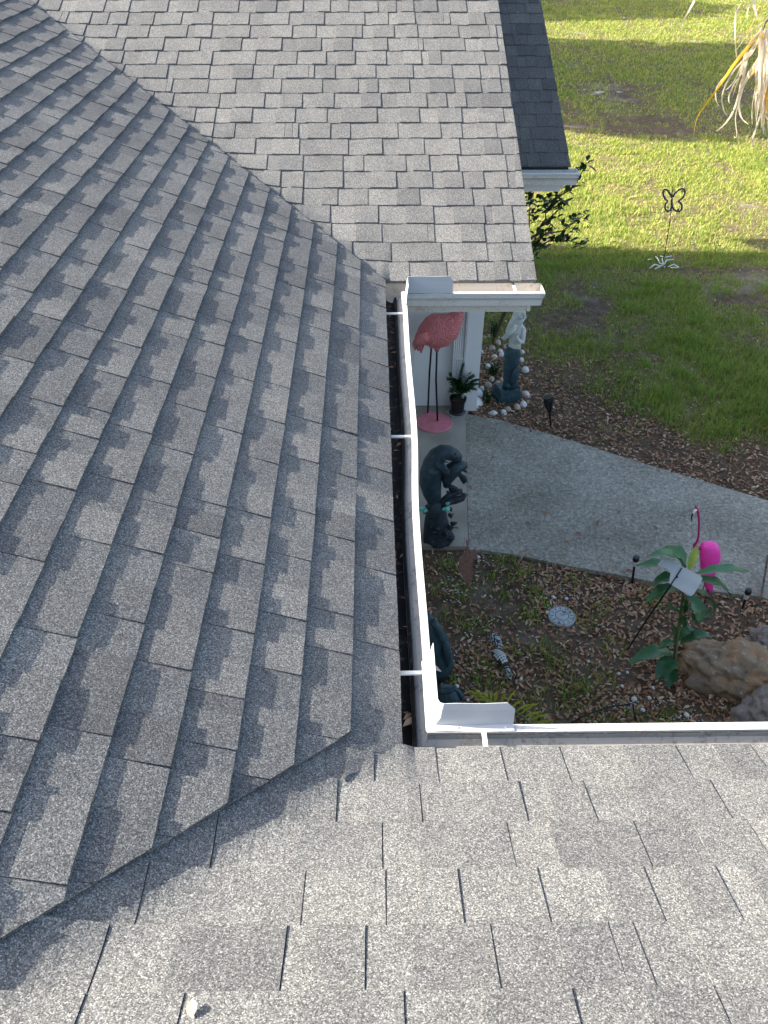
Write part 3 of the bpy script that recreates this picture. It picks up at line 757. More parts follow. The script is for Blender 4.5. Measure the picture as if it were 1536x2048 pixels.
# ---- tall rose flamingo statue on the porch
c0 = atZ(868, 846, GZ+0.001); YF = c0.y
fl = thing('flamingo_statue', (c0.x, c0.y, GZ+0.001), 'tall dusty rose flamingo statue with black legs standing on the porch', 'statue')
def fp(x, y, dy=0.0): return hy(x, y, YF+dy)
r_ = 37*mpp(c0)
MB().lathe(c0, [(r_*0.97, 0.0), (r_, 0.006), (r_*0.97, 0.014), (0.02, 0.020)], 40).build('base_plate', 'flamingo_smooth', fl)
m = MB()
def bp(x, y, ra, rb=None, dy=0): 
    p = fp(x, y, dy); s_ = mpp(p); return (p, ra*s_, (rb or ra)*s_)
m.loft([bp(829, 690, 5, 5), bp(838, 680, 12, 12), bp(850, 672, 24, 22), bp(864, 666, 34, 28), bp(880, 660, 37, 30), bp(896, 652, 31, 26), bp(908, 641, 20, 18), bp(916, 631, 12, 11), bp(921, 620, 8, 8), bp(922, 606, 6.5, 6.5), bp(919, 590, 6, 6), bp(908, 575, 6, 6), bp(898, 560, 6, 6), bp(900, 545, 6, 6), bp(910, 535, 7, 7), bp(920, 533, 7.5, 7.5), bp(928, 538, 6, 6)], 20)
m.build('body', 'flamingo_rose', fl, smooth=True)
m = MB(); m.loft([bp(928, 538, 5), bp(936, 545, 4), bp(938, 553, 2.5), bp(936, 560, 1)], 10); m.build('beak', 'black_iron', fl, True)
for (a, b, c) in (((832, 684), (830, 700), (838, 704)), ((838, 682), (836, 702), (834, 696)), ((843, 680), (842, 706), (841, 703))):
    m = MB(); m.loft([(fp(*a), 0.03, 0.012), (fp((a[0]+b[0])/2, (a[1]+b[1])/2), 0.026, 0.009), (fp(*b), 0.006, 0.004)], 8); m.build('tail_feather', 'flamingo_rose', fl, True)
m = MB(); m.loft([(fp(858, 668, -0.10), 0.03, 0.008), (fp(848, 676, -0.12), 0.055, 0.012), (fp(837, 686, -0.10), 0.045, 0.010), (fp(831, 694, -0.06), 0.012, 0.006)], 12); m.build('wing', 'flamingo_rose', fl, True)
for (tx, ty, kx, ky, bx_, by_) in ((863, 690, 859, 745, 855.5, 826), (874, 697, 872, 760, 875, 842)):
    foot = atZ(bx_, by_, GZ+0.02)
    m = MB(); t = fp(tx, ty-8); kk = fp(kx, ky, (foot.y-YF)*0.5)
    m.loft([(t, 0.045, 0.04), (fp(tx, ty+6), 0.016, 0.016)], 10); m.build('thigh', 'flamingo_rose', fl, True)
    m = MB(); m.tube([fp(tx, ty), kk, foot], [0.0085, 0.009, 0.0085], 10); m.build('leg', 'black_iron', fl, True)
    m = MB(); fz = foot.z+0.004
    m.prism([(foot.x-0.03, foot.y+0.02, fz), (foot.x-0.008, foot.y-0.035, fz), (foot.x+0.075, foot.y-0.045, fz), (foot.x+0.06, foot.y-0.01, fz), (foot.x+0.02, foot.y+0.045, fz)], (0, 0, -0.006)); m.build('foot', 'flamingo_plate', fl)

# ---- mermaid statue
c0 = gp(1013, 788); YM = c0.y; zg = soil(c0.x, c0.y)
mer = thing('mermaid_statue', (c0.x, c0.y, zg), 'mermaid statue with pale stone torso and teal tail among seashells', 'statue')
def mp(x, y, dy=0.0): return hy(x, y, YM+dy)
def M_(zx, zy): return Z2(zx, zy, 7.68, 930, 600)
s_ = mpp(c0)
bw = 22*s_; rot = math.radians(14)
def rbox(cx, cy, hx, hy_, z0, z1, a, taper=1.0):
    def ring(f, z): return [(cx+f*(x*math.cos(a)-y*math.sin(a)), cy+f*(x*math.sin(a)+y*math.cos(a)), z) for x, y in ((-hx, -hy_), (hx, -hy_), (hx, hy_), (-hx, hy_))]
    return ring(1, z0)+ring(taper, z1), [(0, 3, 2, 1), (4, 5, 6, 7), (0, 1, 5, 4), (1, 2, 6, 5), (2, 3, 7, 6), (3, 0, 4, 7)]
ztop = mp(*M_(700, 1270)).z
m = MB(); m.add(*rbox(c0.x, c0.y+0.01, bw*1.08, bw*1.0, zg-0.02, zg+0.05, rot)); m.add(*rbox(c0.x, c0.y+0.01, bw*0.98, bw*0.92, zg+0.05, zg+0.115, rot, 0.94)); m.add(*rbox(c0.x, c0.y+0.01, bw*0.86, bw*0.80, zg+0.115, zg+0.125, rot, 0.97))
m.build('pedestal', 'mermaid_teal', mer)
def ml(lst, seg=14, ref=(0, -1, 0)):
    out = []
    for zx, zy, ra, rb, dy in lst:
        p = mp(*M_(zx, zy), dy); k = mpp(p)/7.68; out.append((p, ra*k, rb*k))
    return out
m = MB(); m.loft(ml([(700, 1330, 130, 110, 0), (690, 1240, 105, 95, 0), (690, 1130, 100, 90, 0), (700, 1020, 112, 100, 0), (715, 920, 124, 112, 0), (728, 820, 128, 115, 0), (745, 740, 112, 100, 0), (752, 715, 100, 90, 0)]), 18)
tail = m.build('tail', 'mermaid_teal', mer, True)
m = MB(); m.loft(ml([(700, 1290, 40, 30, -0.06), (740, 1260, 45, 26, -0.08), (770, 1180, 55, 20, -0.09), (790, 1090, 60, 14, -0.08), (815, 1020, 28, 8, -0.07)]), 10); m.build('tail_fin', 'mermaid_teal', tail, True)
m = MB(); m.loft(ml([(690, 1290, 30, 20, -0.07), (650, 1320, 50, 20, -0.08), (600, 1340, 30, 10, -0.06)]), 10); m.build('tail_fin', 'mermaid_teal', tail, True)
m = MB(); m.loft(ml([(755, 745, 102, 88, 0), (762, 690, 92, 78, 0), (775, 620, 100, 80, 0), (800, 540, 118, 88, 0), (820, 470, 122, 82, 0), (832, 420, 100, 66, 0), (838, 380, 48, 45, 0), (845, 340, 42, 44, 0), (850, 300, 66, 74, 0), (850, 250, 84, 86, -0.005), (850, 200, 80, 80, -0.005), (848, 165, 52, 52, 0)]), 18)
m.loft(ml([(760, 430, 40, 40, -0.05), (700, 490, 38, 36, -0.09), (620, 570, 42, 38, -0.11), (600, 590, 36, 34, -0.115), (660, 510, 32, 30, -0.14), (750, 420, 28, 26, -0.16), (785, 380, 24, 18, -0.15)]), 12)      # raised arm
m.loft(ml([(890, 430, 40, 38, -0.02), (895, 540, 40, 38, -0.05), (880, 650, 38, 36, -0.09), (850, 650, 34, 30, -0.12), (800, 590, 28, 24, -0.15), (775, 530, 26, 16, -0.155)]), 12)   # folded arm
for k in range(4):
    m.loft(ml([(768+k*10, 540, 8, 8, -0.165), (768+k*13, 505, 8, 8, -0.168), (774+k*14, 478, 5, 5, -0.16)]), 8)
m.build('torso', 'mermaid_stone', mer, True)
m = MB(); m.loft(ml([(846, 150, 30, 30, 0), (845, 185, 92, 92, 0.01), (830, 240, 96, 98, 0.015), (790, 310, 92, 92, 0.01), (745, 390, 84, 80, 0.01), (690, 480, 62, 66, 0.01), (640, 560, 36, 46, -0.01), (600, 610, 18, 26, -0.03)]), 18, bumpf=lambda q_: 0.05*math.sin(q_.x*150+q_.z*30))
m.loft(ml([(900, 200, 30, 40, -0.05), (920, 270, 22, 32, -0.06), (880, 320, 26, 26, -0.11), (820, 345, 30, 20, -0.15)]), 10)
m.build('hair', 'mermaid_stone', mer, True)
m = MB(); m.loft(ml([(868, 250, 10, 9, -0.155), (866, 275, 15, 14, -0.168), (864, 290, 8, 8, -0.16)]), 8); m.build('nose', 'mermaid_stone', mer, True)

# ---- manatee statue on a coral base
c0 = gp(878, 1080); YT = c0.y-0.02
man = thing('manatee_statue', (c0.x, c0.y, GZ), 'dark bronze manatee statue curling over a calf on a coral base by the gutter', 'statue')
def tl_(lst):
    out = []
    for x, y, ra, rb, dy in lst:
        p = hy(x, y, YT+dy); k = mpp(p); out.append((p, ra*k, rb*k))
    return out
lump = lambda q_: 0.22*fnoise(q_.x*22, q_.y*22, q_.z*22)+0.12*fnoise(q_.x*50, q_.y*50, q_.z*50)
def floor0(l):
    return [(Vector((p.x, p.y, max(p.z, GZ+0.001))), a, b) for p, a, b in l]
m = MB(); m.loft(floor0(tl_([(877, 1084, 30, 30, 0.04), (877, 1072, 30, 28, 0.04), (874, 1056, 26, 24, 0.03), (872, 1036, 21, 20, 0.02), (872, 1018, 18, 18, 0.01), (870, 1002, 13, 14, 0)])), 26, bumpf=lump)
m.loft(tl_([(872, 1020, 9, 8, 0), (890, 1004, 9, 8, 0.0), (910, 1000, 9, 7, 0), (924, 996, 7, 6, 0), (931, 988, 4, 4, 0)]), 14, bumpf=lump)
m.loft(tl_([(880, 1012, 8, 7, -0.02), (896, 992, 6, 6, 0.0), (910, 985, 7, 5, 0), (925, 982, 6, 5, 0)]), 12, bumpf=lump)
for k in range(26):
    a = random.random()*6.28; h = random.uniform(0.03, 0.42); rr = 0.10-0.10*h+random.uniform(-0.01, 0.02)
    p = Vector((c0.x+math.cos(a)*rr, YT+0.03+math.sin(a)*rr, GZ+h)); o_ = Vector((math.cos(a), math.sin(a), 0.6))*random.uniform(0.02, 0.05)
    m.loft([(p, 0.022, 0.02), (p+o_*0.6, 0.016, 0.014), (p+o_, 0.004, 0.004)], 7, bumpf=lump)
cb = m.build('coral_base', 'coral_bronze', man, True)
m = MB(); m.loft(tl_([(869, 1014, 6, 5, 0), (868, 1002, 14, 11, 0), (864, 985, 19, 17, 0), (861, 966, 22, 21, 0), (862, 946, 23, 22, 0), (867, 926, 21, 21, 0), (875, 912, 19, 20, 0), (886, 905, 17, 18, 0), (897, 905, 15, 16, 0), (906, 909, 14, 14, 0), (913, 913, 12, 12, 0), (918, 917, 9.5, 10, 0), (921, 919, 5, 6, 0)]), 20, bumpf=lambda q_: 0.04*fnoise(q_.x*16, q_.y*16, q_.z*16))
m.build('body', 'manatee_bronze', man, True)
m = MB(); m.loft(tl_([(872, 926, 9, 6, -0.06), (884, 934, 9, 5, -0.09), (893, 944, 7, 4, -0.09), (897, 950, 3, 2, -0.08)]), 10); m.build('flipper', 'manatee_bronze', man, True)
m = MB(); m.loft(tl_([(868, 1006, 10, 5, 0.03), (862, 1022, 18, 4, 0.03), (853, 1018, 14, 3, 0.03)]), 10); m.build('tail_fluke', 'manatee_bronze', man, True)
m = MB(); m.loft(tl_([(892, 974, 5, 4, -0.01), (894, 962, 11, 9, -0.01), (898, 949, 16, 14, -0.01), (906, 939, 17, 16, -0.01), (915, 933, 15, 15, -0.01), (923, 931, 12, 12, -0.01), (929, 932, 9, 9, -0.01), (933, 934, 5, 6, -0.01)]), 18, bumpf=lambda q_: 0.06*fnoise(q_.x*20, q_.y*20, q_.z*20))
calf = m.build('calf', 'manatee_bronze', man, True)
m = MB(); m.loft(tl_([(918, 948, 4, 3, -0.03), (926, 955, 7, 3, -0.03), (929, 963, 6, 2, -0.03), (927, 967, 2, 1, -0.03)]), 10); m.build('flipper', 'manatee_bronze', calf, True)
m = MB(); m.loft(tl_([(924, 938, 4, 3, -0.02), (932, 943, 3, 2, -0.02), (934, 945, 1, 1, -0.02)]), 8); m.build('flipper', 'manatee_bronze', calf, True)
m = MB(); m.loft(tl_([(898, 970, 4, 3, -0.01), (906, 978, 9, 3, -0.01), (914, 984, 9, 2, -0.01), (919, 985, 3, 1, -0.01)]), 10); m.build('tail_fluke', 'coral_bronze', calf, True)
for (x, y, r) in ((843, 1017, 7), (850, 1022, 6), (895, 1007, 5), (893, 1018, 7), (887, 1018, 5)):
    m = MB(); p = hy(x, y, YT-0.03); k = mpp(p)*r; m.loft([(p-Vector((k*0.8, 0, k*0.2)), k*0.4, k*0.4), (p, k*0.8, k*0.6), (p+Vector((k*0.9, 0, k*0.3)), k*0.35, k*0.3)], 10, bumpf=lump); m.build('coral_fan', 'turquoise', cb, True)

for (x, y, r) in ((911, 908, 2.2), (912, 917, 1.6), (914, 915, 1.6)):
    m = MB(); p = hy(x, y, YT-0.075); k = mpp(p)*r; m.loft([(p-Vector((0, 0, k)), k*0.4, k*0.4), (p, k, k), (p+Vector((0, 0, k)), k*0.4, k*0.4)], 8); m.build('eye' if r > 2 else 'nostril', 'black_iron', man, True)
for (x, y, a, L) in ((884, 918, 0.6, 10), (888, 922, 0.7, 9), (880, 926, 0.5, 11)):
    m = MB(); m.tube([hy(x, y, YT-0.085), hy(x+L*0.5, y+L*0.3, YT-0.095), hy(x+L, y+L*0.2, YT-0.085)], [0.004, 0.006, 0.003], 6); m.build('skin_fold', 'manatee_bronze', man, True)

# ---- two teal statues half hidden under the long gutter
c0 = gp(885, 1340)
t1 = thing('garden_statue', (c0.x, c0.y, SOILZ), 'large weathered teal garden statue half hidden under the long gutter', 'statue')
def tq(x, y, ra, rb, dy=0): p = hy(x, y, c0.y+dy); k = mpp(p); return (p, ra*k, rb*k)
m = MB(); m.loft([tq(868, 1345, 36, 30), tq(868, 1325, 38, 32), tq(866, 1300, 36, 30), tq(862, 1275, 31, 26), tq(858, 1252, 22, 20), tq(856, 1238, 13, 12), tq(855, 1229, 5, 5)], 20, bumpf=lambda q_: 0.14*fnoise(q_.x*12, q_.y*12, q_.z*12)); m.build('body', 'teal_statue', t1, True)
m = MB(); m.loft([tq(886, 1282, 6, 5, -0.04), tq(893, 1292, 9, 8, -0.07), tq(895, 1308, 8, 7, -0.08), tq(896, 1326, 7, 6, -0.07), tq(890, 1338, 3, 3, -0.05)], 12); m.build('fin', 'teal_statue', t1, True)
m = MB(); m.loft([tq(866, 1240, 6, 5, -0.03), tq(876, 1258, 7, 6, -0.05), tq(884, 1280, 6, 5, -0.06), tq(888, 1290, 2, 2, -0.06)], 10); m.build('fin', 'teal_statue', t1, True)
c1 = gp(905, 1400)
t2 = thing('garden_statue', (c1.x, c1.y, SOILZ), 'smaller teal coiled garden statue beneath the inner gutter corner', 'statue')
def tr2(x, y, ra, rb, dy=0): p = hy(x, y, c1.y+dy); k = mpp(p); return (p, ra*k, rb*k)
m = MB(); m.loft([tr2(898, 1418, 26, 24), tr2(898, 1405, 25, 22), tr2(896, 1392, 18, 16), tr2(894, 1383, 9, 8), tr2(893, 1379, 3, 3)], 18, bumpf=lambda q_: 0.12*fnoise(q_.x*16, q_.y*16, q_.z*16)); m.build('body', 'teal_statue', t2, True)
m = MB(); pts = []
for k in range(14):
    a = k*0.42; r_ = 0.085-0.003*k; pts.append(Vector((c1.x-0.02+r_*math.cos(a), c1.y+r_*0.9*math.sin(a), SOILZ+0.03+0.014*k)))
m.tube(pts, [0.018]*12+[0.012, 0.004], 8); m.build('coil', 'teal_statue', t2, True)

# ---- rusty flat silhouette ornament on a stake
c0 = gp(938, 1172); YR = c0.y
rs = thing('garden_stake', (c0.x, c0.y, SOILZ), 'rusty flat metal bird silhouette stake at the edge of the path', 'ornament')
def rp(x, y): return hy(x, y, YR)
def R6(zx, zy): return Z2(zx, zy, 12.8, 890, 1060)
poly = [(495, 560), (475, 640), (370, 720), (355, 830), (375, 980), (410, 1130), (490, 1270), (570, 1370), (650, 1375), (700, 1280), (715, 1150), (690, 980), (725, 860), (710, 730), (790, 770), (828, 700), (815, 560), (760, 470), (720, 500), (690, 610), (640, 660), (605, 620), (615, 500), (600, 330), (560, 240), (535, 300), (555, 430), (550, 550)]
pp = [rp(*R6(*p)) for p in poly]
m = MB(); m.prism(pp, (0, 0.006, 0), 0, 1); m.build('silhouette', ['terracotta_rust', 'rust_edge'], rs)
m = MB(); a = rp(*R6(495, 560)); b = rp(*R6(500, 190)); m.tube([a, rp(*R6(480, 400)), b, rp(*R6(540, 190)), rp(*R6(562, 240))], 0.0022, 6); m.build('wire_loop', 'rust_edge', rs)
m = MB(); m.tube([rp(*R6(600, 1330)), Vector((rp(*R6(600, 1330)).x, YR, SOILZ-0.05))], 0.004, 6); m.build('stake', 'terracotta_rust', rs)

# ---- round stepping stone with a ring pattern
c0 = gp(1124, 1231); zs = soil(c0.x, c0.y)+0.02
st = thing('stepping_stone', (c0.x, c0.y, zs), 'round blue grey stepping stone with ringed dial pattern', 'stepping stone')
r_ = 27.5*mpp((c0.x, c0.y, zs))
MB().lathe((c0.x, c0.y, zs-0.02), [(r_*0.98, 0), (r_, 0.018), (r_*0.97, 0.026), (r_*0.90, 0.028)], 40).build('disc', 'stepping_stone', st)
def ring(r1, r2, z, n=40):
    m = MB(); vs = []
    for k in range(n):
        a = 6.2832*k/n; vs += [(c0.x+r1*math.cos(a), c0.y+r1*math.sin(a), z), (c0.x+r2*math.cos(a), c0.y+r2*math.sin(a), z)]
    return m.add(vs, [(2*k, 2*k+1, (2*k+3) % (2*n), (2*k+2) % (2*n)) for k in range(n)])
zt = zs+0.0092
ring(r_*0.50, r_*0.455, zt).build('ring_groove', 'stone_groove', st)
ring(r_*0.90, r_*0.875, zt).build('ring_groove', 'stone_groove', st)
for k in range(12):
    a = 6.2832*k/12; ca, sa = math.cos(a), math.sin(a)
    m = MB(); r1, r2, hw = r_*0.60, r_*0.80, r_*0.030
    m.add([(c0.x+r1*ca-hw*sa, c0.y+r1*sa+hw*ca, zt), (c0.x+r1*ca+hw*sa, c0.y+r1*sa-hw*ca, zt), (c0.x+r2*ca+hw*sa, c0.y+r2*sa-hw*ca, zt), (c0.x+r2*ca-hw*sa, c0.y+r2*sa+hw*ca, zt)], [(0, 1, 2, 3)])
    m.build('hour_mark', 'stone_groove', st)
for a, L in ((0.35, 0.34), (2.0, 0.22)):
    m = MB(); ca, sa = math.cos(a), math.sin(a); hw = r_*0.022
    m.add([(c0.x-hw*sa, c0.y+hw*ca, zt), (c0.x+hw*sa, c0.y-hw*ca, zt), (c0.x+r_*L*ca+hw*sa, c0.y+r_*L*sa-hw*ca, zt), (c0.x+r_*L*ca-hw*sa, c0.y+r_*L*sa+hw*ca, zt)], [(0, 1, 2, 3)])
    m.build('dial_hand', 'stone_groove', st)

# ---- three painted ceramic pieces in a row (head, patterned back, tail)
def painted_piece(px, py, lx, ly, ang, label, style):
    c = gp(px, py); z = soil(c.x, c.y)+0.02; k = mpp((c.x, c.y, z))
    t = thing('painted_stone', (c.x, c.y, z-0.01), label, 'painted stone', 'black and white painted stones in a row')
    a, b = lx*k, ly*k; ca, sa = math.cos(ang), math.sin(ang)
    def P(u, v, w_): return (c.x+u*ca-v*sa, c.y+u*sa+v*ca, z+w_)
    m = MB(); vs = []; fs = []; nr, ns = 6, 20
    for i in range(nr+1):
        ph = math.pi*0.5*i/nr
        for j in range(ns):
            th = 6.2832*j/ns; q_ = 1+(0.14*math.cos(th) if style != 'back' else 0)
            vs.append(P(a*math.cos(ph)*math.cos(th), b*math.cos(ph)*math.sin(th)*q_, 0.045*math.sin(ph)-0.012))
    for i in range(nr):
        for j in range(ns): fs.append((i*ns+j, i*ns+(j+1) % ns, (i+1)*ns+(j+1) % ns, (i+1)*ns+j))
    m.add(vs, fs); m.build('body', 'painted_black' if style == 'back' else 'speckled_ceramic', t, True)
    def dome(u, v): return 0.045*math.sqrt(max(0, 1-(u/a)**2-(v/b)**2))-0.012
    if style == 'back':
        for i in range(-3, 4):
            for j in range(-2, 3):
                u, v = i*a*0.235, j*b*0.33
                if (u/a)**2+(v/b)**2 > 0.62: continue
                m = MB(); hu, hv = a*0.085, b*0.13
                cs = [(u-hu, v-hv), (u+hu, v-hv), (u+hu, v+hv), (u-hu, v+hv)]
                m.prism([P(x, y, dome(x, y)+0.004) for x, y in cs], (0, 0, -0.008)); m.build('scale', 'painted_white', t)
    else:
        for (u, v) in ((0.25, 0.3), (0.25, -0.3), (-0.35, 0.0)):
            m = MB(); p = P(a*u, b*v, dome(a*u, b*v)); m.lathe(p, [(0.007, -0.002), (0.006, 0.003), (0.002, 0.004)], 10); m.build('eye_spot' if style == 'head' else 'spot', 'painted_black', t)
    return t
painted_piece(993, 1279, 22, 11, 1.85, 'speckled black and white painted stone, uppermost of three in a row', 'head')
painted_piece(1000, 1312, 23, 14, 2.05, 'oval painted stone with rows of white squares, middle of three', 'back')
painted_piece(1016, 1342, 18, 7.5, 1.70, 'small speckled painted stone, lowest of three in a row', 'tail')

# ---- solar path lights
def solar(cap, base, label):
    b = gp(*base); z0 = soil(b.x, b.y); tp = hy(cap[0], cap[1], b.y); k = mpp(tp)
    t = thing('path_light', (b.x, b.y, z0), label, 'path light', 'small black solar path lights beside the path')
    r_ = 6.5*k; d = (tp-Vector((b.x, b.y, z0))); d.normalize()
    MB().lathe(tp, [(r_*0.92, -0.006), (r_, 0.0), (r_, 0.024), (r_*0.9, 0.030), (r_*0.5, 0.031)], 24).build('cap', 'black_plastic', t)
    MB().lathe(tp-Vector((0, 0, 0.052)), [(r_*0.7, 0), (r_*0.85, 0.046)], 20).build('lens', 'clear_lens', t)
    m = MB(); m.tube([tp-Vector((0, 0, 0.05)), Vector((b.x, b.y, z0-0.05))], [0.009, 0.009], 10); m.build('stake', 'black_plastic', t)
solar((1271.5, 1120), (1268, 1158), 'black capped solar path light left of the broad leaved plant')
solar((1495.5, 1186), (1487, 1214), 'black capped solar path light at the right edge of the picture')
b = gp(1103, 851); z0 = soil(b.x, b.y); tp = hy(1096, 794, b.y); k = mpp(tp)
t = thing('torch_light', (b.x, b.y, z0), 'black flared torch shaped garden light on the lawn side of the path', 'garden light')
dr_ = (tp-Vector((b.x, b.y, z0)))
def onl(f_): return Vector((b.x, b.y, z0))+dr_*f_
m = MB(); m.loft([(onl(0.50), 0.010, 0.010), (onl(0.62), 0.022, 0.022), (onl(0.78), 0.035, 0.035), (onl(0.90), 0.037, 0.037), (onl(0.99), 0.033, 0.033)], 18); m.build('cup', 'black_plastic', t, True)
m = MB(); m.loft([(onl(0.955), 0.040, 0.040), (onl(1.0), 0.040, 0.040)], 18); m.build('rim', 'black_plastic', t)
for a in range(6):
    m = MB(); th = a*1.047; o_ = lambda f_, r_: onl(f_)+Vector((math.cos(th)*r_, math.sin(th)*r_, 0)); m.tube([o_(0.52, 0.013), o_(0.78, 0.039), o_(0.96, 0.041)], 0.003, 6); m.build('rib', 'black_iron', t)
m = MB(); m.tube([onl(0.52), onl(0.2), onl(-0.15)], [0.011, 0.009, 0.005], 10); m.build('stake', 'black_plastic', t)

# ---- grey panel on a leaning black stake
def Zq(zx, zy): return Z2(zx, zy, 3.84, 1136, 980)
g0 = gp(*Zq(455, 1197)); g0.z = soil(g0.x, g0.y); top = hy(*Zq(835, 670), gp(1347, 1366).y-0.03)
sg = thing('panel_sign', g0, 'blank grey plastic panel leaning on a thin black stake before the plant', 'sign')
nrm = Vector((0.05, -0.62, 0.78)).normalized()
def on_plane(zx, zy, off=0.0):
    d = Vector(ray(*Zq(zx, zy))); c_ = Vector(CAM); return c_+d*((top+nrm*off-c_).dot(nrm)/d.dot(nrm))
poly = [(735, 518), (752, 513), (880, 590), (1018, 662), (1032, 672), (1030, 690), (968, 800), (945, 814), (925, 808), (786, 722), (778, 708), (790, 640), (760, 605), (700, 585), (690, 572)]
m = MB(); m.prism([on_plane(*p) for p in poly], -nrm*0.006); m.build('panel', 'grey_plastic', sg)
m = MB(); m.tube([on_plane(875, 598, 0.003), on_plane(790, 728, 0.003)], 0.0035, 6); m.build('clip_bar', 'black_iron', sg)
m = MB(); m.lathe(on_plane(836, 668, 0.003), [(0.007, -0.002), (0.007, 0.003), (0.004, 0.005)], 10); m.build('bolt', 'black_iron', sg)
m = MB(); m.tube([on_plane(792, 726, -0.008), (on_plane(792, 726, -0.008)+g0)*0.5, Vector((g0.x, g0.y, g0.z-0.05))], 0.0055, 8); m.build('stake', 'black_iron', sg)

# ---- broad leaved tropical plant
pb = gp(1347, 1366); pb.z = soil(pb.x, pb.y); YP = pb.y
pt_ = thing('tropical_plant', pb, 'tall plant with long dark green strap leaves beside the brown boulder', 'plant')
def lp(zx, zy, dy=0.0): return hy(*Zq(zx, zy), YP+dy)
m = MB(); m.tube([Vector((pb.x, YP, pb.z-0.03)), lp(815, 1330, 0.02), lp(840, 1130, 0.06), lp(875, 880, 0.10), lp(905, 630, 0.14)], [0.015, 0.013, 0.011, 0.009, 0.007], 10); m.build('stem', 'stem_green', pt_, True)
def strap_leaf(a, b, wd, sag, tone, parent, name='leaf', mat='tropical_leaf', n=9, fold=0.18):
    a, b = Vector(a), Vector(b); d = b-a; L = d.length; dn = d.normalized()
    side = dn.cross(Vector((0, 0, 1)))
    side = side.normalized() if side.length > 0.15 else Vector((1, 0, 0))
    up = side.cross(dn).normalized(); m = MB(); vs = []
    for i in range(n+1):
        f_ = i/n; w_ = wd*(math.sin(math.pi*min(1, f_*0.94+0.06))**0.75)*(0.35 if f_ < 0.08 else 1)
        if i == n: w_ = 0.0008
        c = a+d*f_+up*(math.sin(f_*math.pi)*sag); rip = 0.006*math.sin(f_*19+tone*40)
        for (s_, h_) in ((-1, fold), (-0.5, fold*0.45), (0, 0), (0.5, fold*0.45), (1, fold)):
            vs.append(c+side*(s_*w_*0.5)+up*(h_*w_+rip*abs(s_)))
    fs = [(i*5+j, i*5+j+1, (i+1)*5+j+1, (i+1)*5+j) for i in range(n) for j in range(4)]
    m.add(vs, fs, 0, tone); o = m.build(name, mat, parent, True); return o
LV = [((895, 600), (612, 505), 0.085, .10, .62, .05, -.10), ((893, 592), (720, 445), 0.10, .14, .72, .05, .12), ((880, 650), (520, 582), 0.085, .13, .66, .04, -.06), ((930, 615), (992, 425), 0.050, .14, 1.0, .01, .13), ((985, 645), (1392, 630), 0.075, .13, .68, .03, .12), ((960, 690), (1255, 838), 0.085, .11, .6, .05, .02), ((860, 690), (636, 735), 0.080, .10, .6, .04, -.06), ((850, 760), (592, 872), 0.080, .08, .25, .05, -.1), ((925, 800), (1012, 1030), 0.095, .06, .4, .03, -.12), ((975, 780), (1120, 945), 0.070, .10, .35, .04, .05), ((885, 1050), (758, 898), 0.085, .06, .3, .03, -.08), ((975, 1030), (1128, 940), 0.080, .08, .4, .03, .0), ((815, 1150), (768, 975), 0.045, .06, .8, .01, -.02), ((860, 1180), (1110, 1130), 0.085, .06, .3, .05, .02), ((830, 1170), (690, 1225), 0.060, .05, .35, .03, -.05), ((850, 1140), (970, 1060), 0.070, .07, .35, .03, .05), ((810, 1265), (462, 1338), 0.105, .04, .45, .06, -.12), ((825, 1300), (672, 1460), 0.115, .02, .25, .04, -.16), ((800, 1350), (770, 1520), 0.085, .0, .15, .02, -.14), ((870, 900), (960, 1000), 0.06, .08, .3, .02, .03), ((870, 800), (880, 960), 0.05, .08, .2, .02, .02)]
for (a, b, wd, dy, tn, sag, dt) in LV:
    strap_leaf(lp(*a, dy), lp(*b, dy+dt), wd*0.98, sag, tn, pt_, n=12)

# ---- hot pink plastic flamingo
c0 = gp(1406, 1205); YK = c0.y
pf = thing('plastic_flamingo', (c0.x, c0.y, SOILZ), 'hot pink plastic lawn flamingo standing behind the broad leaved plant', 'lawn ornament')
def kp(zx, zy, ra, rb, dy=0): p = hy(*Zq(zx, zy), YK+dy); k_ = mpp(p)/3.84; return (p, ra*k_, rb*k_)
m = MB(); rings = []
for (zx, zy, ra, rb, dy) in ((1092, 790, 10, 8, .02), (1088, 768, 26, 14, .02), (1078, 712, 38, 24, 0), (1073, 650, 50, 34, 0), (1080, 590, 64, 46, 0), (1088, 530, 76, 54, 0), (1091, 470, 78, 54, 0), (1090, 430, 68, 46, 0), (1088, 412, 50, 34, 0), (1087, 406, 30, 18, 0)):
    p = hy(*Zq(zx, zy), YK+dy); k_ = mpp(p)/3.84; ring_ = []
    for a in range(16):
        th = 6.2832*a/16; c_, s_ = math.cos(th), math.sin(th)
        ring_.append(p+Vector((ra*k_*math.copysign(abs(c_)**0.62, c_), rb*k_*math.copysign(abs(s_)**0.62, s_), 0)))
    rings.append(ring_)
vs = [q_ for r_ in rings for q_ in r_]; n_ = 16
m.add(vs, [(i_*n_+j_, i_*n_+(j_+1) % n_, (i_+1)*n_+(j_+1) % n_, (i_+1)*n_+j_) for i_ in range(len(rings)-1) for j_ in range(n_)]+[tuple(range(n_-1, -1, -1)), tuple(len(vs)-n_+j_ for j_ in range(n_))])
m.build('body', 'hot_pink', pf, True)
m = MB(); m.loft([kp(1060, 440, 20, 16, .0), kp(1010, 446, 16, 14), kp(972, 445, 17, 15), kp(970, 424, 13, 12), kp(990, 398, 9, 9), kp(1002, 360, 8, 8), kp(1006, 280, 8, 8), kp(1006, 215, 8, 8), kp(1000, 180, 9, 9), kp(990, 145, 11, 11), kp(980, 124, 6, 6), kp(976, 116, 2, 2)], 12)
m.build('neck', 'dark_pink', pf, True)
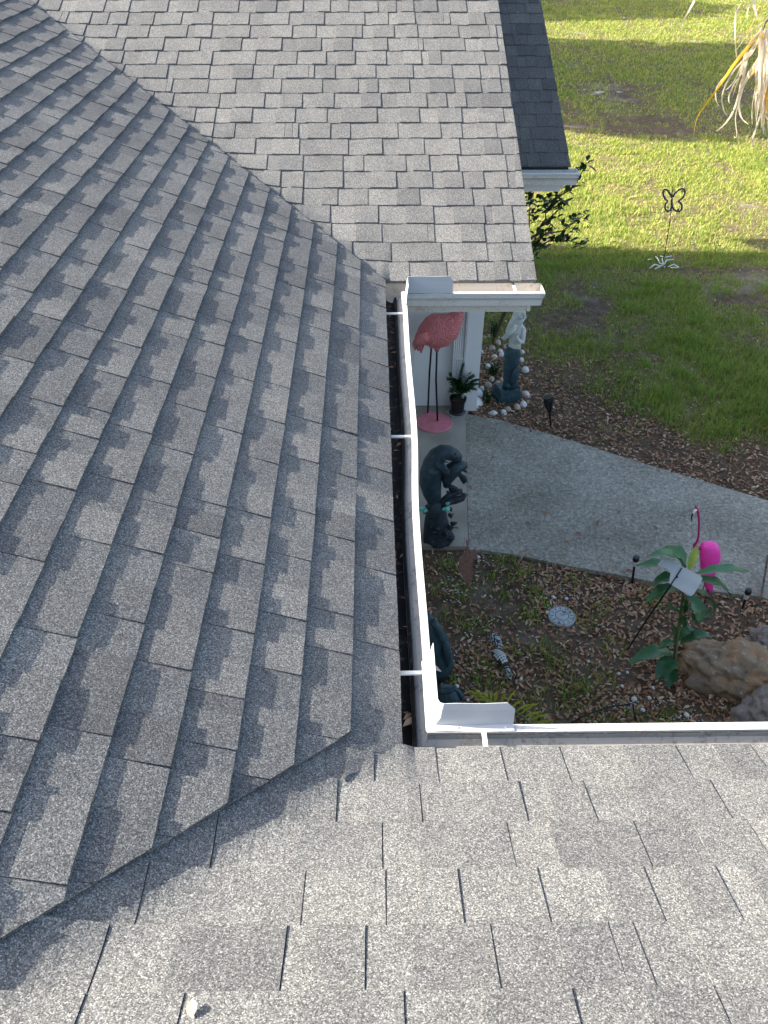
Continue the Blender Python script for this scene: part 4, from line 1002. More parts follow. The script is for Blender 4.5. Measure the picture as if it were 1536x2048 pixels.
m = MB(); m.loft([kp(988, 148, 7, 8, -.005), kp(972, 162, 12, 10, -.006), kp(962, 182, 8, 8, -.006), kp(966, 198, 3, 3, -.006)], 10); m.build('face', 'white_paint', pf, True)
m = MB(); m.loft([kp(963, 178, 6, 6, -.008), kp(953, 192, 6.5, 6, -.008), kp(949, 215, 5.5, 5, -.008), kp(951, 240, 3.5, 3, -.008)], 10); m.build('beak', 'black_plastic', pf, True)
for dx in (-22, 22):
    a = hy(*Zq(1080+dx, 700), YK); m = MB(); m.tube([a, Vector((a.x, YK, SOILZ-0.04))], 0.0035, 6); m.build('leg', 'black_iron', pf)

# ---- boulders
def boulder(name, label, px, py, rx, ry, hgt, mat, seed, ang=0.0, sub=5):
    c = gp(px, py); k = mpp(c); bm = bmesh.new(); bmesh.ops.create_icosphere(bm, subdivisions=sub, radius=1.0)
    ca, sa = math.cos(ang), math.sin(ang)
    for v in bm.verts:
        n = v.co.copy()
        f_ = 1+0.30*mnoise.noise(n*1.2+Vector((seed, 0, 0)))+0.16*mnoise.noise(n*2.9+Vector((0, seed, 0)))+0.12*mnoise.noise(n*5+Vector((0, 0, seed)))+0.07*mnoise.noise(n*11)+0.04*mnoise.noise(n*23)
        crack = abs(mnoise.noise(n*1.7+Vector((seed*2, 3, 1)))); f_ -= 0.10*max(0, 1-crack*9)
        x, y, z = n.x*f_*rx*k, n.y*f_*ry*k, n.z*f_*hgt
        v.co = (x*ca-y*sa, x*sa+y*ca, max(z, -0.10)+0.0)
    me = bpy.data.meshes.new(name); bm.to_mesh(me); bm.free(); me.materials.append(MAT[mat])
    o = bpy.data.objects.new(name, me); o.location = (c.x, c.y, SOILZ+hgt*0.35); link(o)
    for p in me.polygons: p.use_smooth = True
    tag(o, label, 'boulder', 'boulders at the right of the bed'); return o
boulder('boulder', 'large rusty brown boulder with pale veins beside the strap leaved plant', 1468, 1352, 100, 62, 0.20, 'brown_boulder', 3.3, -0.35)
boulder('boulder', 'grey boulder at the right edge just above the near gutter', 1545, 1432, 68, 60, 0.19, 'grey_boulder', 8.1, 0.3)
boulder('boulder', 'pitted grey boulder behind the brown one at the right edge', 1556, 1288, 62, 36, 0.13, 'grey_boulder', 5.7)

# ---- live palm frond poking up under the corner guard
pb = gp(1060, 1475); pb.z = SOILZ
ps = thing('palm_seedling', pb, 'young palm with a yellow green frond arching under the corner guard', 'palm')
def F8(zx, zy): return Z2(zx, zy, 3.84, 740, 1200)
YS = pb.y+0.05
ra_ = [hy(*F8(1330, 1060), YS-0.05), hy(*F8(1180, 900), YS), hy(*F8(1000, 790), YS+0.03), hy(*F8(850, 730), YS+0.05), hy(*F8(740, 690), YS+0.06)]
ra_ = [Vector((pb.x, pb.y, SOILZ-0.02))]+ra_
m = MB(); m.tube(ra_, [0.010, 0.009, 0.007, 0.006, 0.004, 0.002], 8); m.build('rachis', 'stem_green', ps, True)
TIPS = [((1010, 795), (1040, 700)), ((1050, 815), (1125, 690)), ((1090, 835), (1180, 770)), ((1120, 860), (1240, 800)), ((1150, 880), (1310, 785)), ((1180, 905), (1330, 860)), ((1210, 930), (1400, 875)), ((1240, 960), (1420, 930)), ((960, 780), (975, 690)), ((900, 750), (880, 700)), ((850, 735), (800, 690)), ((1000, 800), (860, 800)), ((950, 780), (800, 770)), ((900, 755), (760, 740)), ((860, 740), (730, 700)), ((1050, 830), (900, 850)), ((1100, 860), (960, 890)), ((1150, 900), (1010, 930)), ((930, 765), (930, 695)), ((1270, 990), (1440, 990))]
for a, b in TIPS:
    strap_leaf(hy(*F8(*a), YS), hy(*F8(*b), YS+random.uniform(-0.02, 0.06)), 0.019, 0.01, random.uniform(0.5, 1.0), ps, 'leaflet', 'palm_leaflet', 6, 0.25)

# ---- thin black hoop wire on the bed
w0 = [gp(*Zq(x, y)) for x, y in ((30, 1775), (140, 1720), (300, 1672), (480, 1655), (490, 1662))]
pts = [Vector((p.x, p.y, soil(p.x, p.y)+0.03+0.01*i)) for i, p in enumerate(w0)]; pts.append(Vector((pts[-1].x+0.006, pts[-1].y-0.10, SOILZ)))
m = MB(); m.tube(pts, 0.005, 8); o = m.build('irrigation_line', 'black_iron', None, True, org=(pts[0].x, pts[0].y, SOILZ)); tag(o, 'thin black irrigation tube bent across the bed above the near gutter', 'irrigation line')

# ---- potted fern
c0 = gp(914, 826); k = mpp(c0)
pot = thing('potted_fern', (c0.x, c0.y, GZ), 'dark green fern in a black nursery pot beside the flamingo statue', 'potted plant')
ph = hy(914, 792, c0.y+0.03).z-GZ
MB().lathe((c0.x, c0.y, GZ+0.001), [(16*k, 0), (17*k, 0.012), (13.5*k, 0.03), (14*k, ph*0.6), (16*k, ph-0.02), (17*k, ph-0.02), (17*k, ph), (15.4*k, ph), (15*k, ph-0.03)], 28).build('pot', 'black_plastic', pot)
MB().lathe((c0.x, c0.y, GZ), [(19*k, 0.002), (20*k, 0.014), (18.5*k, 0.013)], 28).build('saucer', 'grey_plastic', pot)
MB().lathe((c0.x, c0.y, GZ+ph-0.035), [(15*k, 0.0), (10*k, 0.008)], 20).build('potting_soil', 'soil', pot)
FR = [(909, 771), (897, 758), (904, 748), (926, 730), (921, 741), (939, 747), (955, 758), (957, 766), (944, 772), (925, 770), (935, 760), (914, 762), (950, 778), (903, 782), (938, 782), (928, 752), (945, 752)]
for i, (x, y) in enumerate(FR):
    a = Vector((c0.x+random.uniform(-.03, .03), c0.y+random.uniform(-.03, .03), GZ+ph-0.01)); b = hy(x, y, c0.y+random.uniform(-0.10, 0.12))
    mid = (a+b)*0.5+Vector((0, 0, 0.10)); m = MB(); pts = []
    for j in range(12):
        f_ = j/11; pts.append(a*(1-f_)**2+mid*2*f_*(1-f_)+b*f_*f_)
    m.tube(pts, 0.0022, 5, tone=0.2)
    for j in range(3, 12):
        d = (pts[min(j+1, 11)]-pts[j-1]).normalized()
        for sgn in (-1, 1):
            for q_ in range(2):
                s_ = d.cross(Vector((0, 0, 1))); s_ = (s_.normalized() if s_.length > 0.05 else Vector((1, 0, 0)))*sgn
                L = 0.055*(1.15-abs(j/11-0.45)); dd = (s_+d*(0.6+0.3*q_)+Vector((0, 0, random.uniform(-0.35, 0.15)))).normalized()
                p = pts[j]+d*0.008*q_; w_ = d*0.0065
                m.add([p-w_, p+w_, p+dd*L*0.6+w_*0.8, p+dd*L, p+dd*L*0.6-w_*0.8], [(0, 1, 2, 3, 4)], 0, random.random())
    m.build('frond', 'fern_leaf', pot)
# ---- white ribbed giant shell next to the pot, and a second behind the fern
def clam(name, px, py, rx, ry, hgt, label, mat, ribs=9, seed=0, ang=0.0, group='seashells around the mermaid', cat='seashell'):
    c = gp(px, py); k = mpp(c); z = GZ if on_slab(c.x, c.y) else soil(c.x, c.y)
    a, b = rx*k, ry*k; m = MB(); vs = []; fs = []; nr, ns = 7, 28; ca, sa = math.cos(ang), math.sin(ang)
    for i in range(nr+1):
        ph_ = math.pi*0.5*i/nr
        for j in range(ns):
            th = 6.2832*j/ns; rr = math.cos(ph_)*(1+0.05*math.cos(th*ribs))*(1-0.22*max(0, math.sin(th))**3)
            x, y = a*rr*math.cos(th)+0.0, b*rr*math.sin(th)+b*0.25*math.sin(ph_)
            vs.append((c.x+x*ca-y*sa, c.y+x*sa+y*ca, z+hgt*math.sin(ph_)**0.9*(1+0.03*math.cos(th*ribs))-0.008))
    for i in range(nr):
        for j in range(ns): fs.append((i*ns+j, i*ns+(j+1) % ns, (i+1)*ns+(j+1) % ns, (i+1)*ns+j))
    m.add(vs, fs); o = m.build(name, mat, None, True, org=(c.x, c.y, z)); tag(o, label, cat, group); return o
def whelk(px, py, r, label, mat, ang):
    c = gp(px, py); k = mpp(c); z = GZ if on_slab(c.x, c.y) else soil(c.x, c.y); R_ = r*k; ca, sa = math.cos(ang), math.sin(ang)
    m = MB(); pts = []
    for f_, q_ in ((-1.25, .08), (-1.05, .26), (-0.92, .24), (-0.80, .46), (-0.66, .42), (-0.52, .72), (-0.30, .70), (-0.05, .86), (0.3, .72), (0.65, .42), (1.0, .18), (1.2, .06)):
        pts.append((Vector((c.x+f_*R_*ca, c.y+f_*R_*sa, z+R_*0.5)), q_*R_, q_*R_*0.85))
    m.loft(pts, 16); o = m.build('seashell', mat, None, True, org=(c.x, c.y, z)); tag(o, label, 'seashell', 'seashells around the mermaid'); return o
clam('giant_shell', 947, 803, 21, 13, 0.085, 'large white ribbed shell lying right of the black pot', 'white_paint', 14, ang=0.25, group='large white shells by the pot')
clam('giant_shell', 957, 783, 11, 10, 0.075, 'striped white shell showing from behind the potted fern', 'white_paint', 16, ang=1.2, group='large white shells by the pot')
SH = [(510, 640, 66, 'g', 'grey brown seashell left of the mermaid elbow'), (420, 715, 52, 'g', 'tan seashell near the corner pier, upper left of the mermaid'), (552, 762, 50, 'w', 'white seashell touching the mermaid hip on the left'), (560, 812, 46, 'w', 'white seashell just below another at the mermaid hip'), (455, 838, 46, 'w', 'small white seashell left of the mermaid tail'), (408, 962, 42, 't', 'small tan seashell midway along the left of the tail'), (358, 985, 46, 'w', 'white seashell nearest the corner pier base'), (610, 692, 34, 't', 'tiny tan seashell behind the mermaid waist'), (885, 772, 40, 'w', 'white seashell right of the mermaid waist'), (876, 892, 44, 'w', 'white seashell right of the mermaid thigh'), (930, 1045, 60, 'w', 'white rounded seashell right of the mermaid fin'), (238, 1062, 34, 'g', 'grey seashell tucked against the pier'), (412, 1195, 62, 't', 'tan striped seashell left of the mermaid pedestal'), (365, 1276, 64, 'g', 'grey striped seashell just above the small round shell'), (270, 1322, 44, 'w', 'small round white seashell beside the fern'), (505, 1243, 42, 't', 'tan seashell at the back left of the pedestal'), (562, 1197, 34, 't', 'tiny tan seashell behind the pedestal'), (940, 1418, 72, 'w', 'jagged white seashell right of the pedestal'), (903, 1562, 62, 'w', 'white fan seashell in front right of the pedestal'), (808, 1606, 64, 't', 'peach seashell in front of the pedestal corner'), (662, 1642, 62, 'k', 'pinkish whelk shell at the front of the ring'), (600, 1686, 54, 'w', 'white seashell on the path edge beside the whelks'), (440, 1702, 66, 'k', 'large cream spiral whelk on the path edge'), (300, 542, 30, 't', 'small seashell farthest back by the pier'), (372, 520, 30, 't', 'small seashell farthest back in the leaf litter'), (262, 768, 34, 'w', 'white seashell leaning on the pier'), (970, 1520, 26, 't', 'tiny tan seashell between two white ones by the pedestal')]
for i, (zx, zy, r, ty, lab) in enumerate(SH):
    x, y = M_(zx, zy); rr = r/7.68
    mt = {'w': 'shell_white', 't': 'shell_tan', 'g': 'shell_grey', 'k': 'shell_tan'}[ty]
    if ty == 'k' or i in (0, 12): whelk(x, y, rr*0.95, lab, mt if i != 22 else 'shell_white', random.uniform(0, 3))
    else: clam('seashell', x, y, rr, rr*0.95, 0.022+0.0006*r, lab, mt, random.choice([7, 9, 11]), ang=random.uniform(0, 6.28))
# larger loose pebbles of the bed
PBL = [(1095, 1223, 6, 'white pebble touching the left rim of the stepping stone'), (1107, 1193, 5, 'white pebble above the stepping stone, leftmost of a pair'), (1133, 1196, 4.5, 'white pebble above the stepping stone, rightmost of a pair'), (957, 1110, 5, 'white pebble beside the rusty silhouette'), (914, 1368, 6, 'white pebble under the left gutter near the palm frond'), (1043, 1353, 5, 'square pale pebble right of the lowest painted stone'), (1238, 1343, 5.5, 'pale flat pebble in the litter below the panel stake'), (1256, 1341, 4, 'small pale pebble beside the flat one'), (1246, 1367, 4.5, 'grey white pebble in the middle of the bed'), (1308, 1370, 5, 'white pebble left of the brown boulder'), (1300, 1390, 5.5, 'white pebble in the heap nearest the boulder'), (1270, 1393, 7, 'large white pebble of the heap by the irrigation tube'), (1265, 1404, 5, 'small white pebble of the heap by the irrigation tube'), (1287, 1414, 6, 'white pebble closest to the near gutter'), (1178, 1318, 4, 'lone white pebble among brown leaves'), (905, 1318, 5, 'pale pebble beside the large teal statue'), (936, 1396, 5, 'white pebble left of the palm frond'), (1375, 1425, 7, 'white stone below the brown boulder')]
for x, y, r, lab in PBL:
    c = gp(x, y); k = mpp(c); m = MB(); pebble(m, (c.x, c.y, soil(c.x, c.y)+0.016), r*k, 0, 0.8, 10)
    tag(m.build('pebble', 'white_pebble', None, True, org=(c.x, c.y, soil(c.x, c.y))), lab, 'pebble', 'white pebbles in the bed')

# ---- butterfly stake on the lawn and white wire ornament at its foot
def B3(zx, zy): return Z2(zx, zy, 7.314, 1240, 340)
c0 = gp(*B3(640, 1330)); YQ = c0.y; z0 = soil(c0.x, c0.y)
bf = thing('butterfly_stake', (c0.x, c0.y, z0), 'dark metal butterfly outline on a tall thin stake in the lawn', 'garden stake')
def bq(zx, zy, dy=0): return hy(*B3(zx, zy), YQ+dy)
m = MB(); m.tube([Vector((c0.x, YQ, z0-0.05)), bq(660, 1180), bq(720, 820), bq(748, 620), bq(760, 400), bq(765, 240)], [.006, .006, .006, .006, .007, .003], 8); m.build('stake', 'black_iron', bf)
WG = {'upper': [[(760, 400), (725, 335), (685, 290), (645, 282), (628, 320), (636, 370), (660, 420), (695, 455)], [(770, 395), (805, 340), (850, 295), (905, 272), (945, 285), (952, 330), (925, 395), (885, 435), (850, 455)]], 'lower': [[(695, 458), (668, 490), (658, 540), (668, 585), (700, 606), (735, 590), (750, 550), (756, 500)], [(850, 457), (885, 480), (908, 520), (900, 575), (870, 607), (825, 603), (790, 580), (768, 540), (760, 500)]]}
for nm, lst in WG.items():
    for pl in lst:
        m = MB(); m.tube([bq(*p, -0.01) for p in pl], 0.0115, 8); m.build('wing_loop', 'navy_metal', bf, True)
for pl in ([(640, 300), (652, 318), (640, 335), (632, 318)], [(905, 300), (925, 305), (920, 325), (900, 318)], [(700, 535), (718, 545), (706, 565), (692, 552)], [(845, 570), (862, 575), (855, 592), (840, 585)]):
    m = MB(); m.tube([bq(*p, -0.01) for p in pl+[pl[0]]], 0.006, 6); m.build('curl', 'navy_metal', bf, True)
m = MB(); m.tube([bq(765, 300), bq(790, 270), bq(820, 235)], 0.003, 6); m.build('antenna', 'black_iron', bf)
m = MB(); m.loft([(bq(758, 560), .004, .004), (bq(758, 520), .014, .014), (bq(758, 430), .012, .012), (bq(763, 390), .004, .004)], 10); m.build('body', 'navy_metal', bf, True)
wo = thing('wire_ornament', (c0.x, c0.y-0.05, z0), 'white wire flower ornament lying at the foot of the butterfly stake', 'ornament')
for pl in ([(590, 1260), (640, 1300), (660, 1280), (750, 1278)], [(520, 1265), (540, 1310), (580, 1360), (610, 1400)], [(640, 1390), (680, 1340), (780, 1310)], [(430, 1440), (500, 1405), (580, 1400)], [(700, 1420), (780, 1400), (860, 1425), (850, 1450), (740, 1430)], [(510, 1450), (590, 1425), (640, 1400), (650, 1440)], [(410, 1310), (460, 1325)], [(620, 1300), (625, 1400)]):
    ps_ = []
    for i, (a, b) in enumerate(pl):
        g = gp(*B3(a, b)); ps_.append(Vector((g.x, g.y, GZ+0.0+0.02*(i % 2))))
    m = MB(); m.tube(ps_, 0.009, 6); m.build('petal_wire', 'silver_wire', wo, True)

# ---- shrub beyond the shaded wing's gutter
YSH = 6.9
sb = thing('shrub', (1.25, YSH, SOILZ), 'sparse dark leaved shrub growing beside the shaded wing gutter', 'shrub')
def S2(zx, zy): return Z2(zx, zy, 6.144, 1000, 280)
def sp_(zx, zy, dy=0): return hy(*S2(zx, zy), YSH+dy)
ST_ = [[(330, 1500), (480, 1080), (560, 970), (560, 800), (520, 700)], [(480, 1080), (600, 970), (760, 820), (720, 700)], [(400, 1250), (560, 1150), (760, 1120), (930, 1000), (1040, 920)], [(350, 1420), (600, 1240), (860, 1240), (1040, 1290)], [(560, 800), (700, 700), (850, 620), (960, 490), (1060, 290)], [(340, 1300), (360, 1000), (370, 760)], [(560, 970), (680, 1090)]]
root = Vector((1.25, YSH, SOILZ-0.03))
for i, pl in enumerate(ST_):
    pts = [sp_(*p, 0.05*math.sin(i*2.1+j)) for j, p in enumerate(pl)]
    if i in (0, 2, 3, 5): pts = [root]+pts
    m = MB(); m.tube(pts, [0.012-0.008*j/(len(pts)-1) for j in range(len(pts))], 6); m.build('stem', 'twig', sb, True)
LC = [(1060, 290, 3), (1020, 370, 4), (960, 490, 4), (880, 580, 3), (840, 630, 3), (720, 710, 4), (740, 780, 4), (760, 830, 3), (660, 810, 3), (590, 740, 4), (510, 720, 4), (540, 800, 4), (560, 880, 4), (430, 980, 5), (380, 760, 5), (350, 680, 5), (400, 800, 3), (900, 960, 5), (940, 1000, 5), (1040, 920, 3), (940, 1100, 4), (770, 1050, 3), (560, 1060, 5), (540, 1120, 5), (620, 1130, 4), (440, 1160, 5), (500, 1200, 5), (690, 1250, 6), (760, 1230, 5), (830, 1230, 5), (990, 1290, 3), (1040, 1240, 3), (450, 1300, 5), (520, 1320, 5), (400, 1400, 5), (340, 900, 3), (600, 860, 3), (690, 970, 2)]
for (zx, zy, n) in LC:
    for _ in range(n+2):
        a = sp_(zx+random.gauss(0, 26), zy+random.gauss(0, 22), random.uniform(-.08, .08)); an = random.random()*6.283
        L = random.uniform(0.06, 0.105); b = a+Vector((math.cos(an)*L, math.sin(an)*L*0.6, math.sin(an*1.7)*L*0.7))
        strap_leaf(a, b, L*0.55, 0.004, random.random(), sb, 'leaf', 'shrub_leaf', 4, 0.15)
m = MB(); p = sp_(580, 1155, -0.06); m.loft([(p-Vector((.02, 0, .02)), .004, .004), (p, .022, .02), (p+Vector((.015, 0, .022)), .012, .010)], 8); m.build('bloom', 'terracotta_rust', sb, True)
# low greenery behind the mermaid
for (x, y, n, lab) in ((990, 665, 26, 'low grassy plant between the pier and the mermaid statue'), (975, 800, 18, 'small green plant at the foot of the mermaid pedestal'), (985, 745, 30, 'dark fern clump behind the mermaid tail')):
    c = gp(x, y); z = soil(c.x, c.y); t = thing('bed_plant', (c.x, c.y, z), lab, 'plant', 'small plants around the mermaid')
    for _ in range(n):
        a = random.random()*6.283; L = random.uniform(0.10, 0.22); r_ = random.uniform(0.2, 0.7)
        strap_leaf((c.x+random.gauss(0, .02), c.y+random.gauss(0, .02), z-0.01), (c.x+math.cos(a)*L*r_, c.y+math.sin(a)*L*r_, z+L*(1-r_*0.5)), 0.016, 0.02, random.uniform(0, 0.8), t, 'leaf', 'fern_leaf', 4, 0.2)

# ---- fallen leaves on path, roof and gutter
def single_leaf(P, L, tone, label, up=Vector((0, 0, 1)), grp='fallen leaves on the concrete', wd=0.42, an=None):
    store = ([], [], []); random.seed(int(abs(P[0]*1000+P[1]*7777)) % 9973)
    litter_leaf(0, 0, 0, L, L*wd, tone, store); m = MB()
    R_ = up.normalized().to_track_quat('Z', 'Y').to_matrix()
    m.v = [tuple(Vector(P)+R_ @ Vector(v)) for v in store[0]]; m.f = store[1]; m.m = [0]*len(m.f); m.t = store[2]
    o = m.build('fallen_leaf', 'dry_leaf', None, org=P); tag(o, label, 'leaf', grp); return o
PL_ = [(985, 919, 'reddish brown leaf on the path beside the manatee head', .25), (940, 978, 'curled brown leaf near the manatee calf', .3), (1012, 1040, 'long brown leaf in the middle of the path', .45), (1055, 1049, 'dark oak leaf lying below the middle of the path', .3), (1089, 1026, 'rust leaf right of the middle of the path', .4), (1096, 1091, 'brown leaf at the lower path edge', .5), (1133, 1085, 'small brown leaf near the lower path edge', .45), (1237, 1024, 'rust brown leaf on the open path', .4), (1194, 1048, 'dark curled leaf on the open path', .25), (1310, 1058, 'small dark leaf left of the pink flamingo neck', .2), (1217, 1079, 'brown leaf on the path above the left path light', .35), (1156, 1068, 'flat brown leaf on the path left of centre', .35), (905, 1030, 'dark leaves by the manatee base, upper one', .2), (912, 1058, 'dark leaves by the manatee base, lower one', .25)]
for x, y, lab, tn in PL_:
    c = atZ(x, y, GZ+0.003); single_leaf((c.x, c.y, GZ+0.002), 0.055, tn, lab)
def on_near(x, y):
    d = ray(x, y); n_ = np.array([0, ST, CT]); t = -(CAM@n_)/(d@n_); return Vector(CAM+d*t)
P = on_near(385, 2026); single_leaf((P.x, P.y, P.z+0.002), 0.032, 0.86, 'small tan leaf lying on the nearest roof slope', Vector((0, ST, CT)), 'dead leaves on the roof', 0.6)
P = atZ(823, 1437, -0.07); single_leaf((0.03, P.y, -0.095), 0.055, 0.85, 'tan leaf lying in the long gutter near the corner', grp='dead leaves in the gutter', wd=0.4)
P = atZ(842, 1345, -0.02); single_leaf((0.088, P.y, -0.012), 0.06, 0.95, 'pale tan leaf caught on a gutter hanger', Vector((0.5, 0, 0.8)), 'dead leaves in the gutter')

# ---- palm with dead hanging fronds (crown off to the right)
px0, py0 = 3.75, 4.9
pm = thing('palm_tree', (px0, py0, SOILZ), 'palm with bleached dead fronds hanging in at the top right', 'palm')
random.seed(5)
crown = Vector((px0-0.05, py0, 1.75))
m = MB(); m.tube([Vector((px0, py0, SOILZ-0.1)), Vector((px0+0.05, py0, -1.0)), Vector((px0, py0, 0.6)), crown], [0.17, 0.14, 0.13, 0.15], 14); m.build('trunk', 'bark', pm, True)
def K4(zx, zy): return Z2(zx, zy, 6.825, 1336, 0)
YPm = 4.9
def strand(poly, wd, tone, fr, dy=0):
    pts = [hy(*K4(*p), YPm+dy+0.04*math.sin(i*1.3+tone*20)) for i, p in enumerate(poly)]
    Q = []
    for i in range(len(pts)-1):
        p0 = pts[max(i-1, 0)]; p1 = pts[i]; p2 = pts[i+1]; p3 = pts[min(i+2, len(pts)-1)]
        for s_ in range(4):
            t = s_/4; Q.append(0.5*((2*p1)+(-p0+p2)*t+(2*p0-5*p1+4*p2-p3)*t*t+(-p0+3*p1-3*p2+p3)*t*t*t))
    Q.append(pts[-1]); m = MB(); vs = []
    for i, p in enumerate(Q):
        f_ = i/(len(Q)-1); d = (Q[min(i+1, len(Q)-1)]-Q[max(i-1, 0)]).normalized()
        s_ = d.cross(Vector((0.2*math.sin(i*0.7+tone*9), -1, 0.1))).normalized(); tw = math.sin(f_*5+tone*30)*0.9
        s_ = s_*math.cos(tw*0.7)+Vector((0, -1, 0))*math.sin(tw*0.7)
        w_ = wd*0.36*min(1, 4*(1-f_)+0.12)*(0.6+0.4*math.sin(math.pi*min(1, f_*1.3+0.2)))
        vs += [p-s_*w_, p+Vector((0, -0.25*w_, 0)), p+s_*w_]
    n = len(Q); fs = [(i*3+j, i*3+j+1, i*3+3+j+1, i*3+3+j) for i in range(n-1) for j in range(2)]
    m.add(vs, fs, 0, tone); m.build('leaflet', 'dead_frond', fr, True)
def frond(pts, r):
    m = MB(); m.tube(pts, [r*(1-0.7*i/(len(pts)-1)) for i in range(len(pts))], 8); return m.build('frond', 'bark', pm, True)
fr1 = frond([crown, hy(1640, -60, YPm), hy(1560, 10, YPm), hy(1530, 45, YPm), hy(1522, 70, YPm)], 0.02)
S1 = [([(1300, 380), (1180, 520), (1050, 700), (900, 880), (700, 1180), (520, 1420), (400, 1600), (345, 1860)], .030, .93), ([(1290, 380), (1100, 620), (960, 780), (880, 920), (700, 1130), (650, 1250), (660, 1380), (705, 1455)], .024, .6), ([(1300, 400), (1150, 720), (1000, 850), (860, 1020), (740, 1300), (760, 1500), (810, 1585)], .024, .65), ([(1330, 420), (1180, 640), (1090, 760), (1040, 950), (900, 1150), (830, 1330), (840, 1420)], .026, .4), ([(1340, 400), (1130, 700), (1060, 850), (1030, 1050), (990, 1180), (970, 1400), (1000, 1600), (1100, 1700)], .034, .7), ([(1345, 430), (1240, 800), (1120, 1020), (1000, 1200), (900, 1500), (780, 1690), (655, 1795)], .030, .66), ([(1350, 450), (1260, 760), (1120, 980), (1040, 1150), (980, 1350), (920, 1600), (940, 1860), (900, 1865)], .028, .55), ([(1355, 420), (1310, 700), (1220, 900), (1200, 1100), (1240, 1280), (1290, 1310)], .026, .72), ([(1365, 470), (1290, 850), (1230, 1150), (1230, 1300), (1250, 1410)], .026, .68), ([(1370, 450), (1330, 750), (1300, 1200), (1270, 1420), (1280, 1600), (1340, 1860)], .034, .6), ([(1372, 520), (1340, 1000), (1330, 1350), (1240, 1640), (1160, 1880), (1150, 2000)], .032, .66), ([(1380, 500), (1360, 900), (1310, 1250), (1290, 1650), (1310, 1840)], .040, .52), ([(1360, 420), (1200, 1180), (1150, 1450), (1150, 1700)], .022, .6), ([(1270, 330), (1130, 450), (1080, 480), (960, 640), (920, 690)], .010, .6), ([(1220, 220), (1150, 330), (1080, 480), (930, 500)], .008, .55), ([(1000, 50), (930, 170), (915, 450), (925, 680), (940, 800)], .013, .7), ([(1160, 0), (1100, 90), (1075, 250)], .014, .68), ([(1170, 0), (1185, 120), (1215, 230)], .026, .7), ([(1300, 60), (1200, 230), (1100, 420), (1000, 560)], .012, .9), ([(1345, 560), (1240, 760), (1150, 950), (1080, 1090), (1020, 1180)], .026, .86), ([(1365, 600), (1290, 720), (1200, 950), (1040, 1130), (930, 1330)], .022, .9), ([(1385, 1000), (1350, 1300), (1345, 1500), (1390, 1560)], .030, .88), ([(1390, 900), (1365, 1100), (1380, 1400), (1330, 1560), (1420, 1700)], .03, .6), ([(1160, 700), (1060, 740), (960, 990), (880, 1140), (790, 1230)], .020, .62), ([(1060, 700), (990, 1000), (920, 1190), (880, 1330)], .018, .35)]
for pl, wd, tn in S1: strand(pl, wd, tn, fr1, random.uniform(-.05, .05))
for k in range(40):
    x0 = random.uniform(1270, 1480); y0 = random.uniform(350, 620); x1 = x0-random.uniform(-60, 140); y1 = y0+random.uniform(700, 1350)
    strand([(x0, y0), ((x0*2+x1)/3+random.uniform(-30, 30), (y0*2+y1)/3), ((x0+2*x1)/3+random.uniform(-45, 45), (y0+2*y1)/3), (x1+random.uniform(-20, 20), y1)], random.uniform(.014, .034), random.choice([.3, .5, .6, .66, .7, .72, .93]), fr1, random.uniform(-.12, .12))
fr2 = frond([crown, hy(1600, -260, YPm), hy(1490, -160, YPm), hy(1420, -60, YPm)], 0.018)
strand([(600, -420), (400, -60), (350, 30), (270, 180), (200, 300), (190, 410)], .022, .7, fr2)
for k in range(8):
    x0 = 560+k*60; strand([(x0, -420+k*8), (x0-60, -330), (x0-120, -180+random.uniform(-30, 30))], .02, .6, fr2)
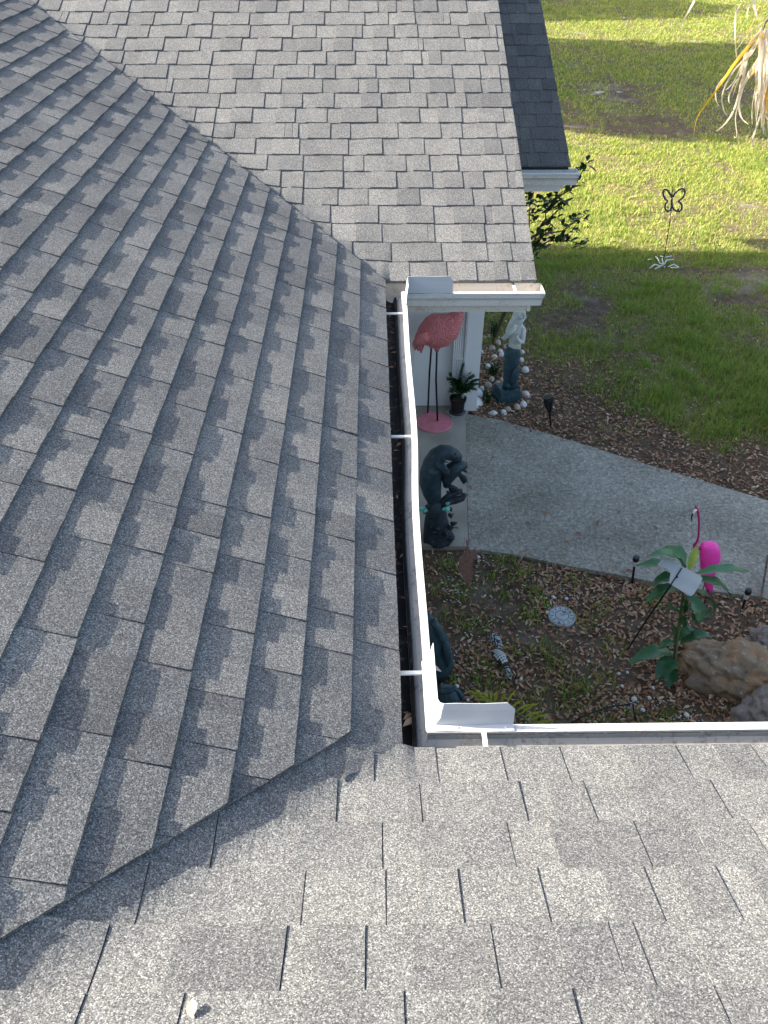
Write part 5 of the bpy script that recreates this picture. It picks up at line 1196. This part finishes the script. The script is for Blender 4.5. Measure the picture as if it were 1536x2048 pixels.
for k in range(9):       # live fronds above the frame
    a = k*0.7; tip = crown+Vector((math.cos(a)*1.25, math.sin(a)*1.25, 0.35)); mid = crown+Vector((math.cos(a)*0.7, math.sin(a)*0.7, 0.75))
    fr = frond([crown, mid, tip], 0.016)
    for j in range(2, 14):
        f_ = j/14; p = crown*(1-f_)**2+mid*2*f_*(1-f_)+tip*f_*f_
        for s_ in (-1, 1):
            q_ = p+Vector((-math.sin(a)*s_*0.3+math.cos(a)*0.15, math.cos(a)*s_*0.3+math.sin(a)*0.15, -0.12)); strap_leaf(p, q_, 0.03, 0.01, 0.4, fr, 'leaflet', 'palm_leaflet', 3, 0.2)

# ---- shade trees to the left beyond the roof (their shadows cross the lawn)
def tree(x, y, hc, rx, ry, rz, nleaf, seed, label):
    R = random.Random(seed); t = thing('oak_tree', (x, y, SOILZ), label, 'tree', 'shade trees beyond the roof')
    m = MB(); m.tube([Vector((x, y, SOILZ-0.1)), Vector((x+0.1, y, SOILZ+hc*0.35)), Vector((x, y+0.1, SOILZ+hc*0.7)), Vector((x, y, SOILZ+hc))], [0.32, 0.24, 0.16, 0.07], 12)
    for k in range(9):
        a = k*0.7+R.random(); b = Vector((x, y, SOILZ+hc*(0.45+0.04*k))); e_ = Vector((x+math.cos(a)*rx*0.75, y+math.sin(a)*ry*0.75, SOILZ+hc+R.uniform(-0.4, 0.5)*rz)); m.tube([b, (b+e_)*0.5+Vector((0, 0, 0.3)), e_], [0.10, 0.06, 0.02], 7)
    m.build('trunk', 'bark', t, True)
    V = []; F = []; T_ = []
    for _ in range(nleaf):
        while True:
            p = Vector((R.uniform(-1, 1), R.uniform(-1, 1), R.uniform(-1, 1)))
            if p.length < 1+0.25*mnoise.noise(p*2.2+Vector((seed, 0, 0))) and p.length > 0.25: break
        c = Vector((x+p.x*rx, y+p.y*ry, SOILZ+hc+p.z*rz)); a = Vector((R.gauss(0, 1), R.gauss(0, 1), R.gauss(0, 1))).normalized(); b = a.orthogonal().normalized(); s_ = R.uniform(0.13, 0.22)
        k = len(V); V += [tuple(c-a*s_), tuple(c+b*s_*0.55), tuple(c+a*s_), tuple(c-b*s_*0.55)]; F.append((k, k+1, k+2, k+3)); T_.append(R.random())
    m = MB(); m.v = V; m.f = F; m.m = [0]*len(F); m.t = T_; m.build('crown', 'tree_leaf', t)
tree(-5.5, 21.9, 6.4, 3.6, 5.2, 3.6, 20000, 3, 'broad oak tree behind the far roof slope, nearest of the shade trees')
tree(-6.5, 34.5, 6.0, 4.0, 4.0, 3.0, 7000, 9, 'oak tree farthest behind the far roof slope')
